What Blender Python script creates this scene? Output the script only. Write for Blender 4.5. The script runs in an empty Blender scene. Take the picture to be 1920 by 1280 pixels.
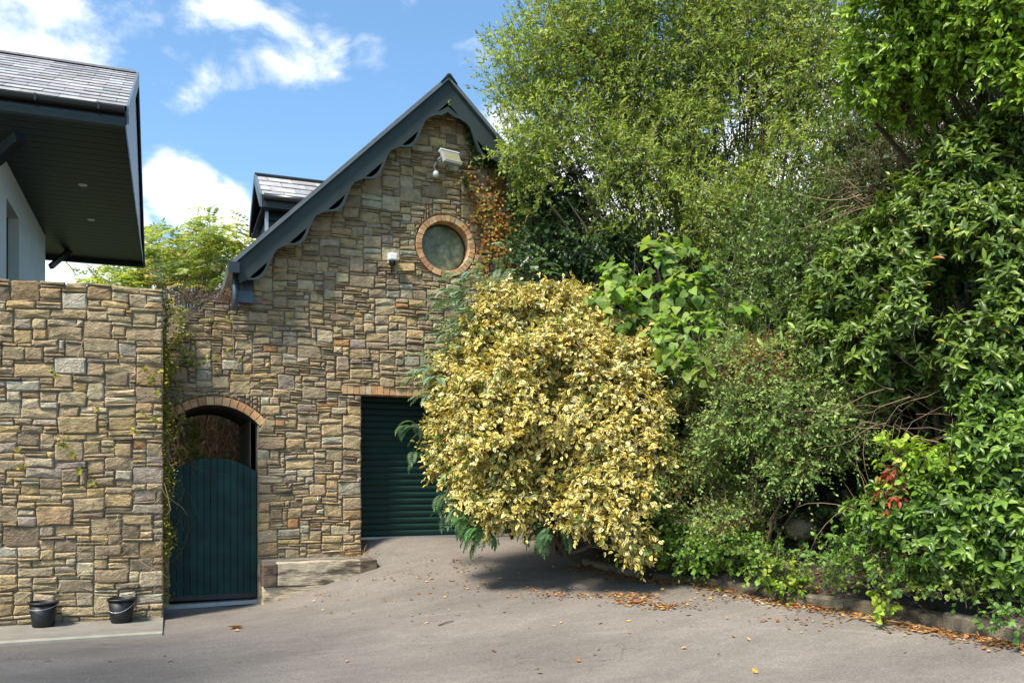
import bpy, math, random
import numpy as np
from mathutils import Vector, Matrix

random.seed(7)
RNG = np.random.default_rng(11)
sc = bpy.context.scene
COL = sc.collection
R = math.radians

# ------------------------------------------------------------------ camera
EZ = 1.65                       # eye height over the drive at the camera
FPX, CX, CY = 1650.0, 960.0, 890.0
YAW = math.atan(642 / 1650)
cam_d = bpy.data.cameras.new('camera')
cam = bpy.data.objects.new('camera', cam_d)
COL.objects.link(cam)
sc.camera = cam
cam.location = (0, 0, EZ)
cam.rotation_euler = (R(90), 0, -YAW)
cam_d.sensor_width = 36
cam_d.lens = FPX / 1920 * 36
cam_d.shift_y = (CY - 640) / 1920
cam_d.clip_end = 2000
cam_d.clip_start = .1

# ------------------------------------------------------------------ light, sky, exposure
SUN_EL = R(54)
SUN_TRAVEL = Vector((0.84, 0.46, 0)).normalized()       # horizontal direction the light travels
sdir = Vector((SUN_TRAVEL.x * math.cos(SUN_EL), SUN_TRAVEL.y * math.cos(SUN_EL), -math.sin(SUN_EL)))
sun_d = bpy.data.lights.new('sun', 'SUN')
sun_d.energy = 4.3
sun_d.angle = R(11)
sun_d.color = (1.0, 0.91, 0.78)
sun = bpy.data.objects.new('sun', sun_d)
COL.objects.link(sun)
sun.rotation_euler = sdir.to_track_quat('-Z', 'Y').to_euler()
sun.location = (-8, -4, 20)

world = bpy.data.worlds.new('World')
sc.world = world
world.use_nodes = True
SKY_STRENGTH = 0.15
sc.view_settings.view_transform = 'Standard'
sc.view_settings.look = 'None'
sc.view_settings.gamma = 1
sc.view_settings.use_curve_mapping = False
sc.view_settings.exposure = 0.84
sc.cycles.max_bounces = 8
sc.cycles.diffuse_bounces = 4
sc.cycles.glossy_bounces = 3
sc.cycles.transmission_bounces = 4
sc.cycles.use_denoising = True
sc.cycles.caustics_reflective = False
sc.cycles.caustics_refractive = False


def ray(px, py):
    r = (px - CX) / FPX
    u = (CY - py) / FPX
    ca, sa = math.cos(YAW), math.sin(YAW)
    return Vector((sa + r * ca, ca - r * sa, u))


def onY(px, py, Y):
    d = ray(px, py)
    k = Y / d.y
    return Vector((d.x * k, Y, EZ + d.z * k))


def onD(px, py, dep):
    d = ray(px, py)
    return Vector((d.x * dep, d.y * dep, EZ + d.z * dep))


def topx(p):
    ca, sa = math.cos(YAW), math.sin(YAW)
    dep = p[0] * sa + p[1] * ca
    r = (p[0] * ca - p[1] * sa) / dep
    return CX + r * FPX, CY - (p[2] - EZ) / dep * FPX, dep


# world nodes: Nishita sky with broken cloud
def world_nodes():
    nt = world.node_tree
    N, L = nt.nodes, nt.links
    N.clear()
    out = N.new('ShaderNodeOutputWorld')
    bg = N.new('ShaderNodeBackground')
    bg.inputs['Strength'].default_value = SKY_STRENGTH
    sky = N.new('ShaderNodeTexSky')
    sky.sky_type = 'NISHITA'
    sky.sun_disc = False
    sky.sun_elevation = SUN_EL
    sky.sun_rotation = math.atan2(-SUN_TRAVEL.x, -SUN_TRAVEL.y)
    sky.air_density = 1.0
    sky.dust_density = 1.5
    sky.ozone_density = 1.5
    tc = N.new('ShaderNodeTexCoord')
    # bias: where the clouds sit (true sky directions)
    clouds = [((60, 60), .10, .26), ((-60, 40), .14, .28), ((250, 20), .10, .15), ((330, 60), .05, .20), ((440, 20), .045, .20),
              ((380, 100), .035, .16), ((450, 120), .03, .15), ((540, 90), .05, .24),
              ((600, 85), .045, .18), ((690, 98), .03, .14), ((890, 105), .04, .18), ((360, 378), .048, .36), ((330, 350), .036, .34), ((425, 400), .045, .36),
              ((200, 520), .09, .34), ((480, 480), .09, .34), ((60, 520), .1, .4), ((960, 250), .055, .35), ((930, 230), .04, .26),
              ((1010, 340), .12, .34), ((1150, 400), .16, .36), ((1350, 400), .2, .34), ((1600, 350), .25, .3), ((1180, 160), .07, .14)]
    acc = None
    for (px, py), rad, amp in clouds:
        v = ray(px, py).normalized()
        dist = N.new('ShaderNodeVectorMath'); dist.operation = 'DISTANCE'
        L.new(tc.outputs['Generated'], dist.inputs[0])
        dist.inputs[1].default_value = v
        mr = N.new('ShaderNodeMapRange')
        mr.interpolation_type = 'SMOOTHSTEP'
        mr.inputs['From Min'].default_value = rad * 1.25
        mr.inputs['From Max'].default_value = rad * .2
        mr.inputs['To Min'].default_value = 0
        mr.inputs['To Max'].default_value = amp
        L.new(dist.outputs['Value'], mr.inputs['Value'])
        if acc is None:
            acc = mr.outputs[0]
        else:
            mx = N.new('ShaderNodeMath'); mx.operation = 'MAXIMUM'
            L.new(acc, mx.inputs[0]); L.new(mr.outputs[0], mx.inputs[1])
            acc = mx.outputs[0]
    mp = N.new('ShaderNodeMapping')
    mp.inputs['Scale'].default_value = (1, 1, 1.7)
    mp.inputs['Location'].default_value = (.3, .1, .7)
    L.new(tc.outputs['Generated'], mp.inputs['Vector'])
    nz = N.new('ShaderNodeTexNoise')
    nz.inputs['Scale'].default_value = 9
    nz.inputs['Detail'].default_value = 9
    nz.inputs['Roughness'].default_value = .56
    nz.inputs['Distortion'].default_value = .25
    L.new(mp.outputs[0], nz.inputs['Vector'])
    ad = N.new('ShaderNodeMath'); ad.operation = 'ADD'
    L.new(nz.outputs['Fac'], ad.inputs[0]); L.new(acc, ad.inputs[1])
    mr = N.new('ShaderNodeMapRange'); mr.interpolation_type = 'SMOOTHSTEP'
    mr.inputs['From Min'].default_value = .58
    mr.inputs['From Max'].default_value = .84
    L.new(ad.outputs[0], mr.inputs['Value'])
    lum = N.new('ShaderNodeTexNoise')
    lum.inputs['Scale'].default_value = 16
    lum.inputs['Detail'].default_value = 5
    L.new(mp.outputs[0], lum.inputs['Vector'])
    cr = N.new('ShaderNodeValToRGB')
    cr.color_ramp.elements[0].position = .35
    cr.color_ramp.elements[0].color = (4.6, 4.9, 5.2, 1)
    cr.color_ramp.elements[1].position = .6
    cr.color_ramp.elements[1].color = (6.3, 6.2, 6.0, 1)
    L.new(lum.outputs['Fac'], cr.inputs['Fac'])
    # per-channel gain tints the sky colour evenly
    tint = N.new('ShaderNodeMix'); tint.data_type = 'RGBA'; tint.blend_type = 'MULTIPLY'
    tint.inputs['Factor'].default_value = 1
    L.new(sky.outputs[0], tint.inputs['A'])
    tint.inputs['B'].default_value = (SKY_GAIN[0], SKY_GAIN[1], SKY_GAIN[2], 1)
    mix = N.new('ShaderNodeMix'); mix.data_type = 'RGBA'
    L.new(mr.outputs[0], mix.inputs['Factor'])
    L.new(tint.outputs['Result'], mix.inputs['A'])
    L.new(cr.outputs[0], mix.inputs['B'])
    L.new(mix.outputs['Result'], bg.inputs['Color'])
    L.new(bg.outputs[0], out.inputs[0])


SKY_GAIN = (.76, .96, 1.02)
world_nodes()

# ------------------------------------------------------------------ object helpers


def tag(o, label=None, cat=None, group=None, kind=None):
    if label: o['label'] = label
    if cat: o['category'] = cat
    if group: o['group'] = group
    if kind: o['kind'] = kind
    return o


def empty(name, loc, label=None, cat=None, group=None):
    o = bpy.data.objects.new(name, None)
    COL.objects.link(o)
    o.location = loc
    o['wo'] = tuple(loc)
    return tag(o, label, cat, group)


def wo(o):
    return Vector(o['wo']) if o is not None and 'wo' in o else Vector((0, 0, 0))


def link(name, me, parent=None, loc=None, matrix=None):
    o = bpy.data.objects.new(name, me)
    COL.objects.link(o)
    if parent is not None:
        o.parent = parent
    if matrix is not None:
        o.matrix_local = matrix
    elif loc is not None:
        o.location = loc
    return o


def mesh(name, V, F, mat, parent=None, col=None, own=False, smooth=False, mats=None):
    """V world coords; own=True gives the object its own origin at its centre"""
    V = np.asarray(V, dtype=float).reshape(-1, 3)
    base = np.array(wo(parent))
    off = V.mean(axis=0) if own else base
    if own and parent is None:
        off = np.array([V[:, 0].mean(), V[:, 1].mean(), V[:, 2].min()])
    me = bpy.data.meshes.new(name)
    me.from_pydata((V - off).tolist(), [], [tuple(f) for f in F])
    if col is not None:
        a = me.color_attributes.new('col', 'FLOAT_COLOR', 'POINT')
        c = np.asarray(col, dtype=float)
        if c.ndim == 1:
            c = np.tile(c, (len(V), 1))
        c = np.hstack([c, np.ones((len(c), 1))])
        a.data.foreach_set('color', c.ravel())
    me.materials.append(mat)
    if smooth:
        me.polygons.foreach_set('use_smooth', [True] * len(me.polygons))
    me.update()
    o = link(name, me, parent, loc=tuple(off - base))
    o['wo'] = tuple(off)
    return o


def fastmesh(name, V, F, mat, parent=None, col=None, e=None, smooth=False):
    """V (n,3) world, F (m,k) uniform"""
    base = np.array(wo(parent))
    V = np.ascontiguousarray(V, dtype=np.float32) - base.astype(np.float32)
    F = np.ascontiguousarray(F, dtype=np.int32)
    m, k = F.shape
    me = bpy.data.meshes.new(name)
    me.vertices.add(len(V)); me.vertices.foreach_set('co', V.ravel())
    me.loops.add(m * k); me.loops.foreach_set('vertex_index', F.ravel())
    me.polygons.add(m)
    me.polygons.foreach_set('loop_start', np.arange(0, m * k, k, dtype=np.int32))
    try:
        me.polygons.foreach_set('loop_total', np.full(m, k, dtype=np.int32))
    except Exception:
        pass
    if smooth:
        me.polygons.foreach_set('use_smooth', np.ones(m, dtype=bool))
    me.update(calc_edges=True)
    if col is not None:
        a = me.color_attributes.new('col', 'FLOAT_COLOR', 'POINT')
        c = np.hstack([np.asarray(col, dtype=np.float32), np.ones((len(col), 1), dtype=np.float32)])
        a.data.foreach_set('color', c.ravel())
    if e is not None:
        a = me.attributes.new('edge', 'FLOAT', 'POINT')
        a.data.foreach_set('value', np.asarray(e, dtype=np.float32))
    me.materials.append(mat)
    o = link(name, me, parent)
    o['wo'] = tuple(base)
    return o


class MB:
    def __init__(s): s.v = []; s.f = []; s.c = []

    def add(s, V, F, c=(1, 1, 1)):
        n = len(s.v)
        s.v += [tuple(p) for p in V]
        s.f += [tuple(i + n for i in f) for f in F]
        s.c += [tuple(c)] * len(V)

    def box(s, x0, x1, y0, y1, z0, z1, c=(1, 1, 1)):
        V = [(x, y, z) for z in (z0, z1) for y in (y0, y1) for x in (x0, x1)]
        F = [(0, 2, 3, 1), (4, 5, 7, 6), (0, 1, 5, 4), (2, 6, 7, 3), (0, 4, 6, 2), (1, 3, 7, 5)]
        s.add(V, F, c)

    def prism(s, P, d, c=(1, 1, 1)):
        """polygon P (list of 3-D) extruded by vector d"""
        n = len(P); d = Vector(d)
        V = [Vector(p) for p in P] + [Vector(p) + d for p in P]
        F = [tuple(range(n)), tuple(range(2 * n - 1, n - 1, -1))]
        F += [(i, i + n, (i + 1) % n + n, (i + 1) % n) for i in range(n)]
        s.add(V, F, c)

    def beam(s, a, b, w, h, c=(1, 1, 1)):
        a, b = Vector(a), Vector(b)
        d = (b - a).normalized()
        up = Vector((0, 0, 1))
        if abs(d.z) > .95: up = Vector((0, 1, 0))
        sx = d.cross(up).normalized() * w / 2
        uz = sx.cross(d).normalized() * h / 2
        s.prism([a - sx - uz, a + sx - uz, a + sx + uz, a - sx + uz], b - a, c)

    def tube(s, pts, rad, n=6, c=(1, 1, 1), cap=True):
        pts = [Vector(p) for p in pts]
        if not hasattr(rad, '__len__'): rad = [rad] * len(pts)
        V = []
        for i, p in enumerate(pts):
            d = (pts[min(i + 1, len(pts) - 1)] - pts[max(i - 1, 0)])
            d = d.normalized() if d.length > 1e-9 else Vector((0, 0, 1))
            u = d.cross(Vector((0.13, 0.2, 1)))
            u = u.normalized() if u.length > 1e-3 else Vector((1, 0, 0))
            w = d.cross(u).normalized()
            for k in range(n):
                t = 2 * math.pi * k / n
                V.append(p + (u * math.cos(t) + w * math.sin(t)) * rad[i])
        F = []
        for i in range(len(pts) - 1):
            for k in range(n):
                F.append((i * n + k, i * n + (k + 1) % n, (i + 1) * n + (k + 1) % n, (i + 1) * n + k))
        if cap:
            F.append(tuple(range(n - 1, -1, -1)))
            F.append(tuple((len(pts) - 1) * n + k for k in range(n)))
        s.add(V, F, c)

    def lathe(s, ctr, prof, n=24, c=(1, 1, 1)):
        V = []; F = []
        for (r, z) in prof:
            for k in range(n):
                t = 2 * math.pi * k / n
                V.append((ctr[0] + r * math.cos(t), ctr[1] + r * math.sin(t), ctr[2] + z))
        for i in range(len(prof) - 1):
            for k in range(n):
                F.append((i * n + k, i * n + (k + 1) % n, (i + 1) * n + (k + 1) % n, (i + 1) * n + k))
        s.add(V, F, c)

    def build(s, name, mat, parent=None, own=False, smooth=False):
        return mesh(name, s.v, s.f, mat, parent, col=np.array(s.c), own=own, smooth=smooth)


def bevel(o, w=.006, seg=1):
    m = o.modifiers.new('bevel', 'BEVEL')
    m.width = w; m.segments = seg; m.limit_method = 'ANGLE'
    return o

# ------------------------------------------------------------------ materials


def newmat(name):
    m = bpy.data.materials.new(name)
    m.use_nodes = True
    nt = m.node_tree
    b = nt.nodes['Principled BSDF']
    return m, nt, b


def noise(nt, scale, detail=4, rough=.55, vec=None, mapping=None):
    n = nt.nodes.new('ShaderNodeTexNoise')
    n.inputs['Scale'].default_value = scale
    n.inputs['Detail'].default_value = detail
    n.inputs['Roughness'].default_value = rough
    src = vec
    if src is None:
        g = nt.nodes.new('ShaderNodeNewGeometry')
        src = g.outputs['Position']
    if mapping:
        mp = nt.nodes.new('ShaderNodeMapping')
        mp.inputs['Scale'].default_value = mapping
        nt.links.new(src, mp.inputs['Vector'])
        src = mp.outputs[0]
    nt.links.new(src, n.inputs['Vector'])
    return n.outputs['Fac']


def ramp(nt, fac, stops):
    r = nt.nodes.new('ShaderNodeValToRGB')
    els = r.color_ramp.elements
    while len(els) < len(stops): els.new(.5)
    for e, (p, c) in zip(els, stops):
        e.position = p
        e.color = (c, c, c, 1) if not hasattr(c, '__len__') else (*c, 1)
    nt.links.new(fac, r.inputs['Fac'])
    return r.outputs[0]


def mixc(nt, a, b, fac=1.0, mode='MIX'):
    m = nt.nodes.new('ShaderNodeMix'); m.data_type = 'RGBA'; m.blend_type = mode
    for key, v in (('A', a), ('B', b), ('Factor', fac)):
        if isinstance(v, bpy.types.NodeSocket): nt.links.new(v, m.inputs[key])
        elif key == 'Factor': m.inputs[key].default_value = v
        else: m.inputs[key].default_value = (*v, 1)
    return m.outputs['Result']


def bump(nt, b, h, strength=.3, dist=.01):
    bp = nt.nodes.new('ShaderNodeBump')
    bp.inputs['Strength'].default_value = strength
    bp.inputs['Distance'].default_value = dist
    nt.links.new(h, bp.inputs['Height'])
    nt.links.new(bp.outputs[0], b.inputs['Normal'])


def attr(nt, name='col'):
    a = nt.nodes.new('ShaderNodeAttribute'); a.attribute_name = name
    return a.outputs['Color'] if name == 'col' else a.outputs['Fac']


def simple(name, col, rough=.6, var=.25, scale=6, bumpS=.1, metallic=0, spec=.5, use_attr=False, detail_scale=60, stops=None):
    m, nt, b = newmat(name)
    n1 = noise(nt, scale, 5)
    n2 = noise(nt, detail_scale, 3)
    v1 = ramp(nt, n1, [(.25, 1 - var), (.75, 1 + var * .6)])
    v2 = ramp(nt, n2, [(.3, 1 - var * .4), (.7, 1 + var * .3)])
    base = mixc(nt, v1, v2, 1, 'MULTIPLY')
    c = mixc(nt, base, col, 1, 'MULTIPLY')
    if use_attr:
        c = mixc(nt, c, attr(nt), 1, 'MULTIPLY')
    nt.links.new(c, b.inputs['Base Color'])
    b.inputs['Roughness'].default_value = rough
    b.inputs['Metallic'].default_value = metallic
    b.inputs['Specular IOR Level'].default_value = spec
    if bumpS: bump(nt, b, n2, bumpS, .004)
    return m


def mat_stone():
    m, nt, b = newmat('rubble_stone')
    a = attr(nt)
    n1 = noise(nt, 9, 6, .6)
    n2 = noise(nt, 45, 5, .65)
    n3 = noise(nt, 3.0, 4, .6)
    n4 = noise(nt, 22, 4, .6, mapping=(1, 1, 3.5))
    c = mixc(nt, a, ramp(nt, n1, [(.28, (.70, .68, .66)), (.5, (1, 1, 1)), (.75, (1.2, 1.17, 1.1))]), 1, 'MULTIPLY')
    c = mixc(nt, c, ramp(nt, n2, [(.3, .72), (.55, 1.0), (.8, 1.22)]), 1, 'MULTIPLY')
    c = mixc(nt, c, ramp(nt, n4, [(.35, (.9, .84, .74)), (.6, (1.05, 1.05, 1.05))]), .7, 'MULTIPLY')
    # dark lichen blooms and pale lime bloom
    c = mixc(nt, c, (.055, .05, .045), ramp(nt, n3, [(.60, 0), (.74, .6)]), 'MIX')
    lime = noise(nt, 5.5, 6, .7)
    c = mixc(nt, c, (.42, .41, .36), ramp(nt, lime, [(.64, 0), (.78, .42)]), 'MIX')
    nt.links.new(c, b.inputs['Base Color'])
    b.inputs['Roughness'].default_value = .88
    b.inputs['Specular IOR Level'].default_value = .25
    h = nt.nodes.new('ShaderNodeMath'); h.operation = 'ADD'
    n5 = noise(nt, 14, 6, .62, mapping=(1, 1, 1.7))
    nt.links.new(n5, h.inputs[0])
    hm = nt.nodes.new('ShaderNodeMath'); hm.operation = 'MULTIPLY'; hm.inputs[1].default_value = .35
    nt.links.new(n2, hm.inputs[0]); nt.links.new(hm.outputs[0], h.inputs[1])
    bump(nt, b, h.outputs[0], .85, .035)
    return m


def mat_asphalt():
    m, nt, b = newmat('asphalt')
    f = noise(nt, 150, 4, .75)
    g = noise(nt, 45, 4, .65)
    big = noise(nt, .55, 4, .55, mapping=(1, 1.9, 1))
    mid = noise(nt, 4, 5, .6, mapping=(1, 2.5, 1))
    c = mixc(nt, ramp(nt, f, [(.30, (.105, .091, .080)), (.5, (.190, .166, .144)), (.70, (.32, .28, .245))]),
             ramp(nt, g, [(.3, .72), (.7, 1.2)]), 1, 'MULTIPLY')
    c = mixc(nt, c, ramp(nt, big, [(.35, .80), (.62, 1.12)]), 1, 'MULTIPLY')
    c = mixc(nt, c, ramp(nt, mid, [(.3, .9), (.7, 1.08)]), 1, 'MULTIPLY')
    st = noise(nt, 1.6, 6, .65)
    c = mixc(nt, c, (.075, .07, .068), ramp(nt, st, [(.62, 0), (.75, .35)]), 'MIX')
    # hairline cracks
    geo = nt.nodes.new('ShaderNodeNewGeometry')
    wob_ = nt.nodes.new('ShaderNodeTexNoise'); wob_.inputs['Scale'].default_value = 2.2; wob_.inputs['Detail'].default_value = 6
    nt.links.new(geo.outputs['Position'], wob_.inputs['Vector'])
    av = nt.nodes.new('ShaderNodeVectorMath'); av.operation = 'MULTIPLY_ADD'
    nt.links.new(wob_.outputs['Color'], av.inputs[0]); av.inputs[1].default_value = (1.1, 1.1, 0); nt.links.new(geo.outputs['Position'], av.inputs[2])
    vo = nt.nodes.new('ShaderNodeTexVoronoi'); vo.feature = 'DISTANCE_TO_EDGE'; vo.inputs['Scale'].default_value = .38
    nt.links.new(av.outputs[0], vo.inputs['Vector'])
    cm = mixc(nt, ramp(nt, vo.outputs['Distance'], [(0, 1), (.004, 0)]), ramp(nt, noise(nt, 1.1, 3), [(.5, 0), (.6, .7)]), 1, 'MULTIPLY')
    c = mixc(nt, c, (.06, .052, .046), cm, 'MIX')
    # pale tyre scuffs: thin arcs
    wv = nt.nodes.new('ShaderNodeTexWave'); wv.wave_type = 'RINGS'; wv.rings_direction = 'Z'; wv.inputs['Scale'].default_value = .28; wv.inputs['Distortion'].default_value = 1.2; wv.inputs['Detail'].default_value = 2
    nt.links.new(geo.outputs['Position'], wv.inputs['Vector'])
    sm = mixc(nt, ramp(nt, wv.outputs['Fac'], [(.985, 0), (.998, 1)]), ramp(nt, noise(nt, 1.7, 3), [(.52, 0), (.66, .14)]), 1, 'MULTIPLY')
    c = mixc(nt, c, (.45, .41, .36), sm, 'MIX')
    nt.links.new(c, b.inputs['Base Color'])
    b.inputs['Roughness'].default_value = .85
    b.inputs['Specular IOR Level'].default_value = .3
    bump(nt, b, f, .6, .008)
    return m


def mat_leaf(name, rough=.45, trans=.32, spec=.5, varieg=False, green=(.06, .12, .03), tint=(1.25, 1.25, .55)):
    m, nt, b = newmat(name)
    a = attr(nt)
    n1 = noise(nt, 30, 3)
    c = mixc(nt, a, ramp(nt, n1, [(.3, .82), (.7, 1.15)]), 1, 'MULTIPLY')
    e = attr(nt, 'edge')
    if varieg:
        n2 = noise(nt, 60, 3)
        ad = nt.nodes.new('ShaderNodeMath'); ad.operation = 'ADD'
        nm = nt.nodes.new('ShaderNodeMath'); nm.operation = 'MULTIPLY'; nm.inputs[1].default_value = .35
        nt.links.new(n2, nm.inputs[0]); nt.links.new(e, ad.inputs[0]); nt.links.new(nm.outputs[0], ad.inputs[1])
        c = mixc(nt, green, c, ramp(nt, ad.outputs[0], [(.40, 0), (.52, 1)]), 'MIX')
    else:
        c = mixc(nt, c, ramp(nt, e, [(0, 1.35), (.12, 1.0)]), .7, 'MULTIPLY')
    nt.links.new(c, b.inputs['Base Color'])
    b.inputs['Roughness'].default_value = rough
    b.inputs['Specular IOR Level'].default_value = spec
    tr = nt.nodes.new('ShaderNodeBsdfTranslucent')
    nt.links.new(mixc(nt, c, tint, 1, 'MULTIPLY'), tr.inputs['Color'])
    mx = nt.nodes.new('ShaderNodeMixShader'); mx.inputs[0].default_value = trans
    nt.links.new(b.outputs[0], mx.inputs[1]); nt.links.new(tr.outputs[0], mx.inputs[2])
    nt.links.new(mx.outputs[0], nt.nodes['Material Output'].inputs['Surface'])
    return m


def mat_wood_old():
    m, nt, b = newmat('weathered_timber')
    gr = noise(nt, 10, 6, .7, mapping=(.5, 6, 9))
    big = noise(nt, 3.4, 5, .65, mapping=(.6, 1, 2))
    c = mixc(nt, ramp(nt, gr, [(.3, (.09, .075, .06)), (.5, (.33, .285, .22)), (.7, (.52, .46, .37))]),
             ramp(nt, big, [(.40, (.30, .26, .23)), (.52, (1.25, 1.2, 1.1))]), 1, 'MULTIPLY')
    c = mixc(nt, c, attr(nt), 1, 'MULTIPLY')
    nt.links.new(c, b.inputs['Base Color'])
    b.inputs['Roughness'].default_value = .9
    bump(nt, b, gr, .7, .02)
    return m


def mat_slate():
    m, nt, b = newmat('roof_slate')
    a = attr(nt)
    n1 = noise(nt, 7, 6, .65)
    n2 = noise(nt, 50, 4, .6)
    c = mixc(nt, a, ramp(nt, n1, [(.3, .65), (.55, 1.0), (.75, 1.25)]), 1, 'MULTIPLY')
    c = mixc(nt, c, ramp(nt, n2, [(.3, .8), (.7, 1.15)]), 1, 'MULTIPLY')
    mo = noise(nt, 4, 6, .75)
    c = mixc(nt, c, (.10, .09, .055), ramp(nt, mo, [(.6, 0), (.72, .7)]), 'MIX')
    nt.links.new(c, b.inputs['Base Color'])
    b.inputs['Roughness'].default_value = .55
    bump(nt, b, n2, .4, .006)
    return m


def mat_glass():
    m, nt, b = newmat('obscured_reflection_glass')
    n1 = noise(nt, 5, 6, .7)
    n2 = noise(nt, 14, 4, .6)
    c = ramp(nt, n1, [(.33, (.06, .07, .025)), (.52, (.14, .15, .065)), (.72, (.34, .36, .24))])  # mottled olive and pale tones paint in the reflected trees
    c = mixc(nt, c, ramp(nt, n2, [(.3, .8), (.75, 1.5)]), 1, 'MULTIPLY')
    nt.links.new(c, b.inputs['Base Color'])
    b.inputs['Roughness'].default_value = .25
    b.inputs['Specular IOR Level'].default_value = .45
    bump(nt, b, n2, .12, .004)
    return m


M = {
    'stone': mat_stone(),
    'mortar': simple('mortar', (.25, .205, .155), .95, .35, 8, .6),
    'asphalt': mat_asphalt(),
    'brick': simple('brick', (1, 1, 1), .85, .35, 14, .5, use_attr=True),
    'board': simple('slate_blue_paint', (.032, .044, .043), .5, .18, 3, .15, spec=.25),
    'board_edge': simple('paint_edge', (.10, .14, .16), .45, .15, 3, .1),
    'hole_shade': simple('hole_shade_black', (.0025, .0025, .0025), .95, .2, 4, .1, spec=0),  # near-black colour for the shade seen through the bargeboard holes
    'trim': simple('dark_trim', (.012, .016, .018), .38, .2, 4, .1),
    'trim_blue': simple('blue_grey_trim', (.05, .08, .115), .4, .15, 3, .1),
    'gutter': simple('gutter_plastic', (.018, .020, .022), .25, .15, 4, 0),
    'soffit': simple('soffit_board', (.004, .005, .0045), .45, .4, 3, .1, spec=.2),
    'render': simple('pale_render', (.70, .80, .79), .9, .07, 2, .25),
    'gate': simple('gate_paint', (.005, .036, .031), .6, .55, 5, .25, use_attr=True, spec=.3),
    'door': simple('roller_door_paint', (.004, .030, .024), .55, .2, 3, .05, spec=.3),
    'slate': mat_slate(),
    'concrete': simple('concrete', (.215, .198, .168), .9, .22, 5, .5, detail_scale=120),
    'concrete_pale': simple('pale_concrete', (.36, .34, .27), .9, .2, 5, .4, detail_scale=120),
    'wood': mat_wood_old(),
    'bucket': simple('black_plastic', (.006, .006, .008), .5, .2, 8, .08),
    'wire': simple('wire', (.35, .36, .37), .35, .1, 10, 0, metallic=.7),
    'white': simple('white_plastic', (.72, .72, .70), .35, .06, 8, .03),
    'grey': simple('grey_metal', (.24, .25, .26), .4, .1, 8, .05),
    'lens': simple('lamp_lens', (.30, .28, .17), .2, .15, 14, .05),
    'black': simple('black_gloss', (.008, .008, .008), .12, .1, 8, 0),
    'glass': mat_glass(),
    'pane': simple('dark_pane', (.012, .016, .02), .06, .1, 3, 0, spec=.8),
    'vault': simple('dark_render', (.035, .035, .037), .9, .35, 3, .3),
    'metal': simple('galvanised', (.38, .40, .42), .4, .15, 12, .05, metallic=.5),
    'brass': simple('brass', (.55, .24, .10), .35, .2, 20, 0, metallic=.4),
    'soil': simple('soil', (.060, .046, .034), .95, .5, 3, .9, detail_scale=30),
    'grass': simple('rough_grass', (.075, .10, .035), .95, .5, 2, .8, detail_scale=20),
    'bark': simple('bark', (.115, .095, .072), .9, .4, 10, .7, use_attr=True),
    'leaf': mat_leaf('leaf_soft', .5, .34, .4),
    'leaf_thin': mat_leaf('leaf_thin', .5, .5, .4, tint=(1.35, 1.35, .7)),
    'leaf_gloss': mat_leaf('leaf_glossy', .36, .24, .42),
    'leaf_var': mat_leaf('leaf_variegated', .42, .25, .4, varieg=True, green=(.05, .11, .04), tint=(1.1, 1.05, .5)),
    'leaf_dry': mat_leaf('leaf_dry', .75, .15, .2, tint=(1.2, 1, .6)),
    'moss': simple('moss', (.085, .085, .014), .95, .5, 12, 1.0, detail_scale=60),
}

# ------------------------------------------------------------------ ground heights
YF = 12.0      # facade plane
YW = 11.2      # garden wall plane


def rz(p): return (p.x, p.y, p.z)


kerb_px = [(1085, 1058, 11.4), (1200, 1084, 10.7), (1312, 1094, 10.0), (1462, 1129, 9.0), (1575, 1144, 8.5), (1762, 1180, 7.8), (1920, 1210, 7.1)]
kerb_pts = [onD(*k) for k in kerb_px]
ctrl = [rz(onY(318, 1141, YF)), rz(onY(400, 1136, YF)), rz(onY(483, 1131, YF)),
        rz(onY(495, 1132, 11.55)), rz(onY(600, 1098, 11.55)), rz(onY(700, 1064, 11.55)),
        rz(onY(680, 1014, 12.35)), rz(onY(860, 1007, 12.35)), rz(onY(1000, 1003, 12.35)),
        rz(onY(308, 1190, 10.05)), rz(onY(150, 1203, 9.95)), rz(onY(0, 1214, 9.9)), (0, 0, 0),
        rz(onD(0, 1280, 7.15)), rz(onD(960, 1280, 7.0)), rz(onD(1920, 1280, 6.35)),
        (-6, 11, -.05), (-6, 4, -.05), (-5, -5, -.05), (5, -5, .1), (7.5, 0, .25), (9, 5, .4), (10, 11, .55), (0, -9, 0), (-12, 0, -.1), (-12, 12, -.1), (12, -8, .2)]
ctrl += [rz(p) for p in kerb_pts]
CT = np.array(ctrl)


def tps_fit(P):
    n = len(P)
    d = np.linalg.norm(P[:, None, :2] - P[None, :, :2], axis=2)
    K = np.where(d > 0, d * d * np.log(d + 1e-12), 0) + np.eye(n) * .02
    A = np.zeros((n + 3, n + 3)); A[:n, :n] = K
    A[:n, n] = 1; A[:n, n + 1:] = P[:, :2]
    A[n, :n] = 1; A[n + 1:, :n] = P[:, :2].T
    b = np.zeros(n + 3); b[:n] = P[:, 2]
    return np.linalg.solve(A, b)


TW = tps_fit(CT)


def gh(x, y):
    q = np.stack([np.atleast_1d(x), np.atleast_1d(y)], axis=-1).reshape(-1, 2).astype(float)
    d = np.linalg.norm(q[:, None, :] - CT[None, :, :2], axis=2)
    K = np.where(d > 0, d * d * np.log(d + 1e-12), 0)
    return K @ TW[:len(CT)] + TW[len(CT)] + q @ TW[len(CT) + 1:]


def gh1(x, y): return float(gh(x, y)[0])


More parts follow.
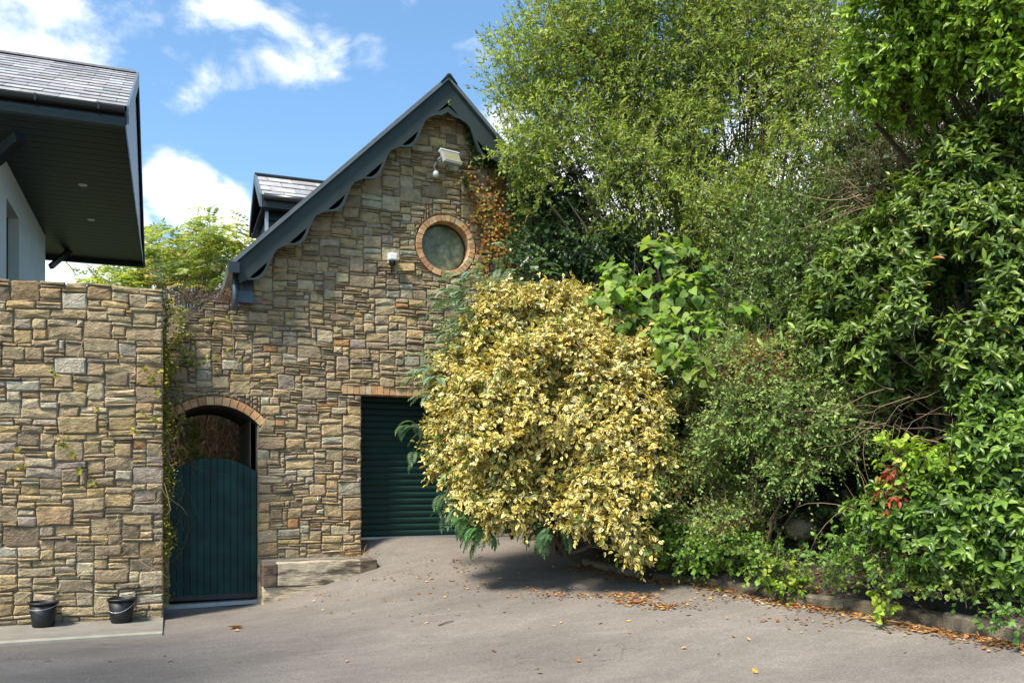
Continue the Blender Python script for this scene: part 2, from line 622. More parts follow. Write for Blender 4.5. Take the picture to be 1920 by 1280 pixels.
# asphalt drive
def asphalt():
    xs = np.arange(-9, 10.01, .2); ys = np.arange(-6, 12.61, .15)
    X, Y = np.meshgrid(xs, ys)
    Z = gh(X.ravel(), Y.ravel())
    V = np.stack([X.ravel(), Y.ravel(), Z], 1)
    nx, ny = len(xs), len(ys)
    i = np.arange(ny - 1)[:, None] * nx + np.arange(nx - 1)[None]
    i = i.ravel()
    F = np.stack([i, i + 1, i + nx + 1, i + nx], 1)
    cx = V[F].mean(axis=1)
    keep = ~((cx[:, 1] > 12.0) & (cx[:, 0] < 1.2))
    o = fastmesh('driveway', V, F[keep], M['asphalt'], smooth=True)
    tag(o, 'grey brown asphalt driveway scattered with fallen leaves', kind='structure')


asphalt()

# kerb polyline and bank
kp = [Vector((5.05, 12.35, 0))] + [Vector((p.x, p.y, 0)) for p in kerb_pts] + [Vector((6.9, 3.0, 0)), Vector((6.6, -3, 0)), Vector((6.4, -7, 0))]
KP = np.array([(p.x, p.y) for p in kp])


def kerb_dist(q):
    """signed distance to kerb line, positive on the bank side (larger X)"""
    best = np.full(len(q), 1e9); sg = np.ones(len(q))
    for a, b in zip(KP[:-1], KP[1:]):
        ab = b - a
        t = np.clip(((q - a) @ ab) / (ab @ ab), 0, 1)
        c = a + t[:, None] * ab
        d = np.linalg.norm(q - c, axis=1)
        s = np.where(ab[0] * (q[:, 1] - a[1]) - ab[1] * (q[:, 0] - a[0]) > 0, 1, -1)
        u = d < best
        best[u] = d[u]; sg[u] = s[u]
    return best * sg


def wob(P, f, seed=0, k=6):
    r = np.random.default_rng(seed)
    out = np.zeros(len(P))
    for i in range(k):
        w = r.normal(size=3); w /= np.linalg.norm(w)
        out += np.sin((P @ w) * f * (.6 + .25 * i) + r.uniform(0, 6.28))
    return out / math.sqrt(k)


def bank_h(q):
    d = kerb_dist(q)
    P = np.hstack([q, np.zeros((len(q), 1))])
    g = gh(q[:, 0], np.clip(q[:, 1], -8, 12.3))
    up = .08 + .36 * np.clip(d - .1, 0, 5) + .05 * np.clip(d - 5, 0, 20) + .05 * wob(P, 3, 5)
    return np.where(d > .02, g + up, g - .25)


def bank():
    xs = np.arange(4.4, 24, .22); ys = np.arange(-7, 30, .22)
    X, Y = np.meshgrid(xs, ys)
    q = np.stack([X.ravel(), Y.ravel()], 1)
    q2 = np.stack([X.ravel(), np.minimum(Y.ravel(), 12.2)], 1)
    Z = np.where(q[:, 1] > 12.2, bank_h(q2), bank_h(q))
    V = np.stack([X.ravel(), Y.ravel(), Z], 1)
    nx, ny = len(xs), len(ys)
    i = (np.arange(ny - 1)[:, None] * nx + np.arange(nx - 1)[None]).ravel()
    F = np.stack([i, i + 1, i + nx + 1, i + nx], 1)
    c = V[F].mean(axis=1)
    keep = (kerb_dist(c[:, :2]) > -.1) & ~((c[:, 0] < 6.9) & (c[:, 1] > 11.9))
    o = fastmesh('bank', V, F[keep], M['soil'], smooth=True)
    tag(o, 'sloping earth bank behind the timber edging', kind='structure')


bank()
mb = MB()
mb.add([(-300, -300, -.45), (400, -300, -.45), (400, 500, -.45), (-300, 500, -.45)], [(0, 1, 2, 3)])
tag(mb.build('ground', M['grass']), 'open grassy ground beyond the buildings', kind='structure')
mb = MB()
mb.add([(-14, 12.02, -.09), (1.3, 12.02, -.09), (1.3, 30, .3), (-14, 30, .3)], [(0, 1, 2, 3)])
tag(mb.build('garden_ground', M['soil']), 'garden soil behind the gate', kind='structure')

# ------------------------------------------------------------------ stone walls
PAL = [((.36, .285, .165), 5), ((.33, .265, .17), 5), ((.28, .225, .155), 4), ((.26, .215, .165), 3), ((.40, .30, .15), 1.8),
       ((.35, .295, .20), 4), ((.38, .385, .33), 1.6), ((.42, .38, .28), 2.0), ((.22, .175, .125), 1.6), ((.16, .13, .10), .9), ((.29, .20, .115), 1.2), ((.28, .245, .225), 2.2), ((.36, .18, .07), .3)]
PW = np.array([p[1] for p in PAL]); PW = PW / PW.sum()
PC = np.array([p[0] for p in PAL])
PMEAN = (PC * PW[:, None]).sum(0)


def stone_col(rng):
    c = (PC[rng.choice(len(PC), p=PW)] * .72 + PMEAN * .28) * rng.uniform(.85, 1.2) * rng.uniform(.98, 1.02, 3)
    return c * STONE_GAIN


STONE_GAIN = np.array([1.14, 1.08, 1.0])


def pack(x0, x1, z0, z1, inside, rng, cw=.032, ch=.034, quoins=()):
    """coursed rubble: fill the lowest free cell with a random stone"""
    nx = int(round((x1 - x0) / cw)); nz = int(round((z1 - z0) / ch))
    cw = (x1 - x0) / nx; ch = (z1 - z0) / nz
    xc = x0 + (np.arange(nx) + .5) * cw; zc = z0 + (np.arange(nz) + .5) * ch
    free = np.array([[inside(x, z) for x in xc] for z in zc])
    ok = free.copy()
    out = []
    for j in range(nz):
        i = 0
        while i < nx:
            if not free[j, i]:
                i += 1; continue
            run = 0
            while i + run < nx and free[j, i + run]: run += 1
            edge = (i == 0 or not ok[j, i - 1]) or False
            h = rng.choice([1, 2, 3, 4, 5, 6], p=[.33, .27, .19, .12, .06, .03])
            if edge and h < 3 and rng.random() < .7: h = rng.choice([3, 4, 5])
            if h == 1: w = rng.integers(4, 10)
            elif h == 2: w = rng.integers(4, 10)
            elif h == 3: w = rng.integers(4, 11)
            elif h == 4: w = rng.integers(4, 11)
            elif h == 5: w = rng.integers(5, 12)
            else: w = rng.integers(6, 11)
            if run - w < 2 + (h > 2): w = run if run <= 12 else run // 2
            w = min(w, run)
            if rng.random() < .85: h = max(1, min(h, int(round(w * .72))))
            if w <= 2: h = min(max(h, 2), 4) if rng.random() < .7 else h
            # must be free above
            hh = 1
            while hh < h and j + hh < nz and free[j + hh, i:i + w].all(): hh += 1
            free[j:j + hh, i:i + w] = False
            out.append((x0 + i * cw, x0 + (i + w) * cw, z0 + j * ch, z0 + (j + hh) * ch))
            i += w
    return out, ok, xc, zc, cw, ch


def stone_geo(x0, x1, z0, z1, Y, rng, warp, push, sgn=-1, tilt=1.0):
    """one irregular dressed stone standing proud of plane Y towards -Y"""
    g = rng.uniform(.003, .0075)
    w, h = x1 - x0, z1 - z0
    hx, hz = w / 2 - g, h / 2 - g * .8
    cx, cz = (x0 + x1) / 2, (z0 + z1) / 2
    r = min(hx, hz) * rng.uniform(.12, .36)
    q = r * .29
    base = [(-hx + r, -hz), (hx - r, -hz), (hx - q, -hz + q), (hx, -hz + r), (hx, hz - r), (hx - q, hz - q), (hx - r, hz), (-hx + r, hz),
            (-hx + q, hz - q), (-hx, hz - r), (-hx, -hz + r), (-hx + q, -hz + q)]
    # a mid point on long sides lets the edge wander
    pts = []
    for k, (a, b) in enumerate(base):
        pts.append((a, b))
        if k in (0, 6) and w > .25:
            nxt = base[(k + 1) % 12]
            pts.append(((a + nxt[0]) / 2, (b + nxt[1]) / 2 + rng.uniform(-.007, .005) * (1 if k == 6 else -1)))
    jit = min(.010, .15 * min(w, h))
    pts = [(cx + a + rng.uniform(-jit, jit), cz + b + rng.uniform(-jit, jit) * .8) for a, b in pts]
    pts2 = []
    for x, z in pts:
        z += warp(x, z)
        x, z = push(x, z)
        pts2.append((x, z))
    P = np.array(pts2)
    n = len(P)
    c = P.mean(axis=0)
    dep = rng.uniform(.014, .036)
    bevw = min(.016, .22 * min(hx, hz) * 2)
    inner = c + (P - c) * (1 - np.array([bevw / hx, bevw / hz]).clip(0, .45))
    tx, tz = rng.normal(0, .05 * tilt), rng.normal(0, .06 * tilt)
    V = []
    for p in P: V.append((p[0], Y + .03, p[1]))
    for p in P: V.append((p[0], Y - dep * .55, p[1]))
    for p in inner:
        V.append((p[0], Y - dep + tx * (p[0] - c[0]) + tz * (p[1] - c[1]) + rng.uniform(-.004, .004), p[1]))
    cc = c + rng.uniform(-.15, .15, 2) * np.array([hx, hz])
    V.append((cc[0], Y - dep - rng.uniform(-.002, .012), cc[1]))
    F = []
    for k in range(n):
        k2 = (k + 1) % n
        F.append((k, k2, n + k2, n + k))
        F.append((n + k, n + k2, 2 * n + k2, 2 * n + k))
        F.append((2 * n + k, 2 * n + k2, 3 * n))
    return V, F


def build_stones(stones, Y, parent, rng, warp, push, nsingle, visible, darken=None):
    score = []
    for s in stones:
        mx, mz = (s[0] + s[1]) / 2, (s[2] + s[3]) / 2
        score.append((s[1] - s[0]) * (s[3] - s[2]) * (1 if visible(mx, mz) else .0))
    order = np.argsort(score)[::-1]
    singles = set(order[:nsingle])
    rest = MB()
    for k, s in enumerate(stones):
        V, F = stone_geo(*s, Y, rng, warp, push)
        c = stone_col(rng)
        if darken: c = c * darken((s[0] + s[1]) / 2, (s[2] + s[3]) / 2)
        if k in singles and score[k] > 0:
            mesh('stone', V, F, M['stone'], parent, col=c, own=True)
        else:
            rest.add(V, F, c)
    if rest.v:
        o = rest.build('small_stones', M['stone'], parent)
        o['kind'] = 'stuff'


def warpfn(seed, amp=.012):
    r = np.random.default_rng(seed); a = r.uniform(0, 6.28, 6)
    return lambda x, z: amp * (math.sin(x * 2.3 + z * 1.1 + a[0]) + .7 * math.sin(x * 5.1 - z * 2.3 + a[1]) + .4 * math.sin(x * 9.7 + a[2] + z * 3))


# --- garage building with arched gateway
apex = onY(840, 152, 11.7)
footL = onY(434, 500, 11.7)
XA = apex.x; ZA = apex.z
SL = (apex.z - footL.z) / (apex.x - footL.x)
XL = 0.98                     # left corner of the garage
XL = onY(474, 560, YF).x
XR = 2 * XA - XL
ZW = onY(400, 566, YF).z      # top of arch wall
def roofz(x): return ZA - .10 - SL * abs(x - XA)


gd0 = onY(677, 738, YF); gd1 = onY(680, 1013, 12.35)
GX0, GX1 = gd0.x, gd0.x + 2.45
GZ1 = onY(740, 742, YF).z
GZ0 = gd1.z
LZ = .125                     # lintel brick height
win = onY(835, 462, YF)
WR = .350 ; WRO = .440
acx = (onY(316, 800, YF).x + onY(484, 800, YF).x) / 2
ahw = (onY(484, 800, YF).x - onY(316, 800, YF).x) / 2
az_s = onY(484, 796, YF).z; az_c = onY(400, 759, YF).z
rise = az_c - az_s
AR = (ahw ** 2 + rise ** 2) / (2 * rise)
ACZ = az_c - AR
ARO = AR + .115
garage = empty('stone_garage', (GX0 - .3, YF, 0.5), 'rubble stone garage gable with dark scalloped bargeboard, round window and arched gateway', 'garage')


def fac_inside(x, z):
    if x < XL and z > ZW: return False
    if z > roofz(x) - .06: return False
    if GX0 < x < GX1 and z < GZ1 + LZ: return False
    if GX0 - .27 < x < GX1 + .27 and GZ1 < z < GZ1 + LZ: return False
    if (x - win.x) ** 2 + (z - win.z) ** 2 < WRO ** 2: return False
    if abs(x - acx) < ahw and z < az_s: return False
    if abs(x - acx) < ahw + .1 and z >= az_s and (x - acx) ** 2 + (z - ACZ) ** 2 < ARO ** 2: return False
    return True


def fac_push(x, z):
    dx, dz = x - win.x, z - win.z
    d = math.hypot(dx, dz)
    if d < WRO + .008:
        k = (WRO + .008) / max(d, .01); x, z = win.x + dx * k, win.z + dz * k
    if az_s - .02 < z < az_c + .3 and abs(x - acx) < ahw + .14:
        dx, dz = x - acx, z - ACZ
        d = math.hypot(dx, dz)
        if d < ARO + .008:
            k = (ARO + .008) / d; x, z = acx + dx * k, ACZ + dz * k
    z = min(z, roofz(x) - .05)
    return x, z


# snap the cell grid so door jambs fall on it
rng = np.random.default_rng(3)
fx0 = -0.45; z_lo = -.12
ncell = round((GX0 - fx0) / .032); cwf = (GX0 - fx0) / ncell
fx1 = fx0 + cwf * math.ceil((XR - fx0) / cwf)
st, ok, xc, zc, cwf, chf = pack(fx0, fx1, z_lo, ZA - .2, fac_inside, rng, cwf)


def fac_visible(x, z):
    px, py, _ = topx((x, YF, z))
    return 306 < px < 960 and py < 1050 and not (px > 800 and py > 560)


build_stones(st, YF, garage, rng, warpfn(2), fac_push, 300, fac_visible)
# mortar body in row runs
mb = MB()
for j, z in enumerate(zc):
    i = 0
    while i < len(xc):
        if ok[j, i]:
            k = i
            while k < len(xc) and ok[j, k]: k += 1
            mb.box(xc[i] - cwf / 2, xc[k - 1] + cwf / 2, YF + .004, YF + .30, z - chf / 2, z + chf / 2)
            i = k
        else: i += 1
mb.build('mortar_bed', M['mortar'], garage)
# return walls of the garage
mb = MB()
mb.box(XL, XL + .3, YF + .31, YF + 8, -.3, roofz(XL) - .05)
mb.box(XR - .3, XR, YF + .31, YF + 8, -.3, roofz(XR) - .05)
mb.box(XL + .31, XR - .31, YF + 7.7, YF + 8, -.3, roofz(XL) - .05)
mb.build('side_wall', M['mortar'], garage)


def brick_col(rng):
    c = np.array([(.50, .28, .13), (.53, .33, .17), (.43, .22, .11), (.50, .36, .20), (.44, .36, .23)][rng.choice(5, p=[.3, .25, .2, .15, .1])])
    return c * rng.uniform(.85, 1.15)


def brick_poly(poly, Y, dep, parent, rng, proud=.02):
    """poly: 4 (x,z) points, brick with small bevel, front at Y-proud, going back dep"""
    P = np.array(poly); c = P.mean(axis=0)
    Q = c + (P - c) * .955
    pr = proud + rng.uniform(-.004, .006)
    V = [(p[0], Y + dep, p[1]) for p in Q] + [(p[0], Y - pr + .006, p[1]) for p in Q]
    Q2 = c + (P - c) * .86
    V += [(p[0], Y - pr - rng.uniform(0, .003), p[1]) for p in Q2]
    F = []
    for k in range(4):
        k2 = (k + 1) % 4
        F += [(k, k2, 4 + k2, 4 + k), (4 + k, 4 + k2, 8 + k2, 8 + k)]
    F.append((8, 9, 10, 11))
    mesh('brick', V, F, M['brick'], parent, col=brick_col(rng), own=True)


# lintel bricks
n = int(round((GX1 - GX0 + .54) / .083)); w = (GX1 - GX0 + .54) / n
for i in range(n):
    x = GX0 - .27 + i * w
    t = rng.uniform(-.003, .003, 4)
    brick_poly([(x, GZ1 + t[0]), (x + w, GZ1 + t[1]), (x + w, GZ1 + LZ + t[2] - .004), (x, GZ1 + LZ + t[3] - .004)], YF, .2, garage, rng)
# arch bricks
th = math.asin((ahw + .02) / AR)
n = 14
for i in range(n):
    a0 = -th + 2 * th * i / n; a1 = -th + 2 * th * (i + 1) / n
    brick_poly([(acx + AR * math.sin(a0), ACZ + AR * math.cos(a0)), (acx + AR * math.sin(a1), ACZ + AR * math.cos(a1)),
                (acx + ARO * math.sin(a1), ACZ + ARO * math.cos(a1)), (acx + ARO * math.sin(a0), ACZ + ARO * math.cos(a0))], YF, .12, garage, rng)
for i in range(2):
    x = acx + ahw + .10 + i * .12
    brick_poly([(x, az_s - .005), (x + .115, az_s - .005), (x + .115, az_s + .06), (x, az_s + .06)], YF, .05, garage, rng, .035)
# vault and passage behind the arch
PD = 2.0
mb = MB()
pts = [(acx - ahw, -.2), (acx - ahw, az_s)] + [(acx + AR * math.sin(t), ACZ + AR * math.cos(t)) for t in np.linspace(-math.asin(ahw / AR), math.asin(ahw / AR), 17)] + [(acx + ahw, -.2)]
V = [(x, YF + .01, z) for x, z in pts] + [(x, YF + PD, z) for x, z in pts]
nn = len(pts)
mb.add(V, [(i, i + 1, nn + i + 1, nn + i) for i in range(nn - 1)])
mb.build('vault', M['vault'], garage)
mb = MB()
mb.box(acx - ahw - .5, acx - ahw - .01, YF + .31, YF + PD, -.3, ZW - .05)
mb.box(acx + ahw + .01, XL - .01, YF + .31, YF + PD, -.3, ZW - .05)
mb.box(acx - ahw - .005, acx + ahw + .005, YF + .31, YF + PD, az_c + .02, ZW - .05)
mb.build('passage_block', M['mortar'], garage)
# garage door reveal
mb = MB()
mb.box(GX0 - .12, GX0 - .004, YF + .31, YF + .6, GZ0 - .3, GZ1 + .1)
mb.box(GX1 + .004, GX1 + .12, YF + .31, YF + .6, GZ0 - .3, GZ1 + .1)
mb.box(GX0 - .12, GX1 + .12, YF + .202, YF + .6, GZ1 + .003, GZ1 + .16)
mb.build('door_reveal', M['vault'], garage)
# round window: brick ring, reveal, frame, glass
n = 36
for i in range(n):
    a0, a1 = 2 * math.pi * i / n, 2 * math.pi * (i + 1) / n
    f = lambda r, a: (win.x + r * math.cos(a), win.z + r * math.sin(a))
    brick_poly([f(WR, a0), f(WRO, a0), f(WRO, a1), f(WR, a1)], YF, .19, garage, rng, .03)


def ringband(r0, r1, y0, y1, n=48):
    V = []; F = []
    for k in range(n):
        a = 2 * math.pi * k / n
        for r, y in ((r0, y0), (r1, y0), (r1, y1), (r0, y1)):
            V.append((win.x + r * math.cos(a), y, win.z + r * math.sin(a)))
    for k in range(n):
        b, c = 4 * k, 4 * ((k + 1) % n)
        for t in range(4):
            t2 = (t + 1) % 4
            F.append((b + t, c + t, c + t2, b + t2))
    return V, F


rw = empty('round_window', (win.x, YF + .15, win.z - WR))
rw.parent = garage; rw.location = Vector((win.x, YF + .15, win.z - WR)) - wo(garage)
V, F = ringband(WR - .022, WR + .0, YF + .15, YF + .24)
mesh('window_frame', V, F, M['trim'], rw, smooth=False)
V = [(win.x, YF + .165, win.z)] + [(win.x + (WR - .02) * math.cos(2 * math.pi * k / 48), YF + .165, win.z + (WR - .02) * math.sin(2 * math.pi * k / 48)) for k in range(48)]
mesh('pane', V, [(0, k + 1, (k + 1) % 48 + 1) for k in range(48)], M['glass'], rw)

# roller door
rd = empty('roller_door', (GX0, YF + .35, GZ0))
rd.parent = garage; rd.location = Vector((GX0, YF + .35, GZ0)) - wo(garage)
ns = 23; ph = (GZ1 + .12 - GZ0 - .05) / ns
prof = [(0, 0), (-.006, .12), (-.016, .3), (-.018, .6), (-.014, .82), (-.002, .93), (.004, 1.0)]
V = []; F = []
for (y, t) in prof:
    V += [(0, y, t * ph), (GX1 - GX0 - .01, y, t * ph)]
for k in range(len(prof) - 1): F.append((2 * k, 2 * k + 1, 2 * k + 3, 2 * k + 2))
me = bpy.data.meshes.new('slat'); me.from_pydata(V, [], F); me.materials.append(M['door'])
me.polygons.foreach_set('use_smooth', [True] * len(me.polygons))
for k in range(ns):
    link('slat', me, rd, loc=(.005, -.002, .05 + k * ph))
mb = MB(); mb.box(GX0 + .004, GX1 - .004, YF + .32, YF + .36, GZ0 + .012, GZ0 + .048)
mb.build('bottom_rail', M['metal'], rd)
mb = MB(); mb.box(GX0 + .002, GX0 + .05, YF + .29, YF + .315, GZ0, GZ1 + .1); mb.build('guide_rail', M['trim'], rd)

# ---- bargeboards
def thick(u):
    if u < .33: return float(np.interp(u, [0, .09, .17, .26, .33], [.43, .40, .33, .285, .275]))
    ph_ = (.75 - (u - .43) / .5) % 1.0
    return float(np.interp(ph_, [0, .25, .46, .57, .72, .85, .93, 1], [.28, .335, .43, .475, .47, .36, .30, .28]))


def hole(u):
    if u < .16:
        h = .065 * (1 - (u / .16)) ** .8
        return .30, .30 + h * .8
    k = (u - .43) / .5
    ph_ = (u - .43) % .5
    if u > .42 and ph_ < .23 and k < 4.9:
        t = ph_ / .23
        return .335, .335 + .080 * math.sin(math.pi * t ** .7) ** .9
    return None


def barge(side):
    umax = (XA - onY(449, 500, 11.7).x)
    us = np.linspace(0, umax, 260)
    y0, y1 = 11.70, 11.735
    V = []; F = []

    def strip(pts_top, pts_bot, idx):
        pass
    segs = []
    # build columns: (x, ztop, zbot) for two layers
    top = []; rows = []
    for u in us:
        x = XA + side * u; zt = ZA - SL * u
        h = hole(u); t = thick(u)
        mid = h if h else ((.33 if u > .16 else .30),) * 2
        m0, m1 = min(mid[0], t - .02), min(mid[1], t - .025)
        if m1 < m0: m1 = m0
        rows.append((x, zt, zt - m0, zt - m1, zt - t))
    n = len(rows)
    for (x, a, b, c, d) in rows:
        for z in (a, b, c, d): V.append((x, y0, z))
        for z in (a, b, c, d): V.append((x, y1, z))
    def q(i, j): return i * 8 + j
    for i in range(n - 1):
        F.append((q(i, 0), q(i, 1), q(i + 1, 1), q(i + 1, 0))); F.append((q(i, 2), q(i, 3), q(i + 1, 3), q(i + 1, 2)))
        F.append((q(i, 4), q(i + 1, 4), q(i + 1, 5), q(i, 5))); F.append((q(i, 6), q(i + 1, 6), q(i + 1, 7), q(i, 7)))
        F.append((q(i, 3), q(i, 7), q(i + 1, 7), q(i + 1, 3)))
        F.append((q(i, 0), q(i + 1, 0), q(i + 1, 4), q(i, 4)))
        if rows[i][2] - rows[i][3] > .001 or rows[i + 1][2] - rows[i + 1][3] > .001:
            F.append((q(i, 1), q(i, 5), q(i + 1, 5), q(i + 1, 1))); F.append((q(i, 2), q(i + 1, 2), q(i + 1, 6), q(i, 6)))
    F.append((q(n - 1, 0), q(n - 1, 1), q(n - 1, 5), q(n - 1, 4))); F.append((q(n - 1, 2), q(n - 1, 3), q(n - 1, 7), q(n - 1, 6)))
    o = mesh('bargeboard', V, F, M['board'], garage)
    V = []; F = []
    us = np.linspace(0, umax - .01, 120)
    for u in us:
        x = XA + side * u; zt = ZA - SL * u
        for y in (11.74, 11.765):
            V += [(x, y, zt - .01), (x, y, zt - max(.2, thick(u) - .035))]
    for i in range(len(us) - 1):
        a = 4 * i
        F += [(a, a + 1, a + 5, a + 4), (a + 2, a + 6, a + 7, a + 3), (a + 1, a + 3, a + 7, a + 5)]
    mesh('hole_shade_board', V, F, M['hole_shade'], garage)  # black board added behind the holes to paint in their shade
    return o


barge(-1); barge(1)
# roof slopes, verge edge and ridge
for side in (-1, 1):
    ux = XA - onY(436, 500, 11.7).x
    xe, ze = XA + side * ux, ZA - SL * ux
    nrm = Vector((side * SL, 0, 1)).normalized()
    a, b = Vector((XA, 11.66, ZA + .004)), Vector((xe, 11.66, ze + .004))
    mb = MB(); mb.prism([a, b, b + nrm * .05, a + Vector((0, 0, .05 / nrm.z))], (0, 8.6, 0), (.12, .12, .13))
    mb.build('roof_slope', M['slate'], garage)
    mb = MB()
    mb.prism([a + Vector((0, -.012, -.0)), b + Vector((0, -.012, 0)), b + Vector((0, -.012, 0)) + nrm * .022, a + Vector((0, -.012, .022 / nrm.z))], (0, .010, 0))
    mb.build('verge_strip', M['board_edge'], garage)
    mb = MB(); mb.prism([a + Vector((0, .08, -.012)), b + Vector((0, .08, -.012)), b + Vector((0, .08, -.09)), a + Vector((0, .08, -.09))], (0, .2, 0))
    mb.build('soffit', M['soffit'], garage)
mb = MB()
for k in range(16):
    y = 11.63 + k * .53
    mb.prism([(XA - .12, y, ZA - .05), (XA - .02, y, ZA + .075), (XA + .02, y, ZA + .075), (XA + .12, y, ZA - .05), (XA, y, ZA + .05)], (0, .52, 0))
mb.build('ridge_tile', M['trim'], garage)
# eave box, gutter, downpipe at left foot
e0 = onY(428, 490, 11.62); e1 = onY(449, 512, 11.62)
mb = MB(); mb.box(e0.x, e1.x, 11.60, 19.5, e1.z, e0.z); mb.build('gutter', M['gutter'], garage)
mb = MB(); dp = onY(438, 520, 11.85)
mb.tube([(dp.x + .02, 11.85, e1.z + .02), (dp.x + .02, 11.85, ZW - .12)], .035, 10); mb.build('downpipe', M['trim_blue'], garage, smooth=True)
b0 = onY(447, 545, 11.9); b1 = onY(473, 568, 11.9)
mb = MB(); mb.box(b0.x, XL + .004, 11.9, 13, b1.z, b0.z); mb.build('eave_box', M['trim_blue'], garage)
b2 = onY(455, 525, 11.9)
mb = MB(); mb.box(b0.x + .05, XL + .003, 11.93, 13, b0.z + .002, footL.z + .02); mb.build('eave_void', M['trim'], garage)  # dark solid box stands in for the shaded gap behind the bargeboard foot

# ---- dormer on the left slope
dormer = empty('dormer', (1.6, 13.8, 3.9)); dormer.parent = garage; dormer.location = Vector((1.6, 13.8, 3.9)) - wo(garage)
DY0, DY1, DYR = 13.8, 15.6, 14.7
rg = onY(480, 330, DYR); ev = onY(486, 366, DY0); fb = onY(486, 388, DY0)
DX = rg.x
ZR_ = rg.z; ZE = ev.z
xin = XA - (ZA - ZE) / SL      # where the eave meets the main slope
xrin = XA - (ZA - ZR_) / SL
def slate_rows(x0, x1, ya, za, yb, zb, rows, sw, parent, rng, nmax=999, xb0=None):
    """slates from eave (ya,za) up to ridge (yb,zb)"""
    d = Vector((0, yb - ya, zb - za)); L_ = d.length; d.normalize()
    nrm = Vector((0, -d.z, d.y))
    if nrm.z < 0: nrm = -nrm
    g = L_ / rows
    for r in range(rows):
        off = (r % 2) * sw / 2
        x = x0 - off
        while x < x1:
            a, b = max(x, x0) + .004, min(x + sw, x1) - .004
            x += sw
            if b - a < .03: continue
            s0 = r * g + rng.uniform(-.01, .006); s1 = min((r + 1) * g + .05, L_)
            lift = .018 + rng.uniform(0, .006)
            P0 = Vector((0, ya, za)) + d * s0 + nrm * lift
            P1 = Vector((0, ya, za)) + d * s1 + nrm * .004
            th_ = nrm * -.010
            V = [(a, P0.y, P0.z), (b, P0.y, P0.z), (b, P1.y, P1.z), (a, P1.y, P1.z)]
            V += [(v[0], v[1] + th_.y, v[2] + th_.z) for v in V]
            c = np.array([.36, .35, .35]) * rng.uniform(.7, 1.25) * rng.uniform(.96, 1.04, 3)
            mesh('slate', V, [(0, 1, 2, 3), (0, 4, 5, 1), (1, 5, 6, 2), (3, 2, 6, 7), (0, 3, 7, 4), (4, 7, 6, 5)], M['slate'], parent, col=c, own=True)


slate_rows(DX - .02, xrin + .1, DY0, ZE, DYR, ZR_, 4, .38, dormer, rng)
mb = MB()
mb.add([(DX, DY0, ZE), (xrin + .1, DY0, ZE), (xrin + .1, DYR, ZR_), (DX, DYR, ZR_), (xrin + .1, DY1, ZE), (DX, DY1, ZE)], [(0, 1, 2, 3), (3, 2, 4, 5)])
mb.add([(DX, DY0, ZE - .02), (xrin + .1, DY0, ZE - .02), (xrin + .1, DYR, ZR_ - .03), (DX, DYR, ZR_ - .03), (xrin + .1, DY1, ZE - .02), (DX, DY1, ZE - .02)], [(3, 2, 1, 0), (5, 4, 2, 3)])
mb.build('roof_deck', M['trim'], dormer)
mb = MB(); mb.tube([(DX - .02, DYR, ZR_ + .02), (xrin, DYR, ZR_ + .02)], .035, 6); mb.build('ridge_tile', M['trim'], dormer)
zf = fb.z
mb = MB(); mb.box(DX + .012, xin + .5, DY0 - .03, DY0, zf, ZE + .01); mb.build('fascia', M['trim'], dormer)
mb = MB(); mb.box(DX + .012, xin + .5, DY1, DY1 + .03, zf, ZE + .01); mb.build('fascia', M['trim'], dormer)
mb = MB(); mb.tube([(DX + .03, DY0 - .08, ZE - .03), (xin + .3, DY0 - .08, ZE - .03)], .05, 10); mb.build('gutter', M['gutter'], dormer, smooth=True)
mb = MB(); mb.box(DX + .04, xin + .5, DY0 - .024, DY0 - .036, zf + .02, zf + .1); mb.build('fascia_board', M['board'], dormer)
for (ya, yb) in ((DY0 - .03, DYR), (DY1 + .03, DYR)):
    mb = MB(); mb.prism([(DX - .03, ya, ZE + .02), (DX - .03, yb, ZR_ + .03), (DX - .03, yb, ZR_ - .12), (DX - .03, ya, zf)], (.035, 0, 0)); mb.build('bargeboard', M['board_edge'] if ya < DYR else M['trim'], dormer)
cx0 = onY(503, 400, DY0 + .15).x
mb = MB(); mb.box(DX, xin + .5, DY0 + .001, DY1 - .001, zf - .02, zf); mb.build('soffit', M['soffit'], dormer)
for k in range(8):
    z1_ = zf - .03 - k * .125
    mb = MB(); x1_ = XA - (ZA - z1_) / SL + .4
    mb.prism([(cx0, DY0 + .15, z1_), (cx0, DY0 + .12, z1_ - .118), (cx0, DY0 + .16, z1_ - .118)], (x1_ - cx0, 0, 0))
    mb.build('cladding_board', M['trim'], dormer)
mb = MB(); mb.box(cx0 + .01, xin + .4, DY0 + .17, DY1 - .15, zf - 1.1, zf - .02); mb.build('dormer_wall', M['trim'], dormer)
mb = MB(); mb.box(cx0 - .05, cx0 - .002, DY0 + .10, DY0 + .18, zf - 1.1, zf - .022); mb.build('corner_post', M['metal'], dormer)
mb = MB(); mb.box(cx0 - .03, cx0 + .005, DY0 + .19, DY1 - .2, zf - .9, zf - .1); mb.build('window', M['gate'], dormer)

# ------------------------------------------------------------------ left garden wall
WX1 = onY(306, 850, YW).x
WZ1 = onY(306, 543, YW).z; WZ0 = onY(306, 1156, YW).z
gwall = empty('stone_wall', (WX1 - 1.5, YW, WZ0), 'tall sandstone rubble garden wall left of the green gate', 'wall')
WXL = -4.4
rng = np.random.default_rng(21)
st, ok, xc, zc, cw_, ch_ = pack(WXL, WX1, WZ0 - .02, WZ1, lambda x, z: True, rng, .037, .039)


def w_push(x, z): return min(x, WX1 - .002), z


build_stones(st, YW, gwall, rng, warpfn(9, .010), w_push, 300, lambda x, z: topx((x, YW, z))[0] > -10)
mb = MB(); mb.box(WXL, WX1 - .02, YW + .004, YW + .55, WZ0 - .3, WZ1 - .02); mb.build('mortar_bed', M['mortar'], gwall)
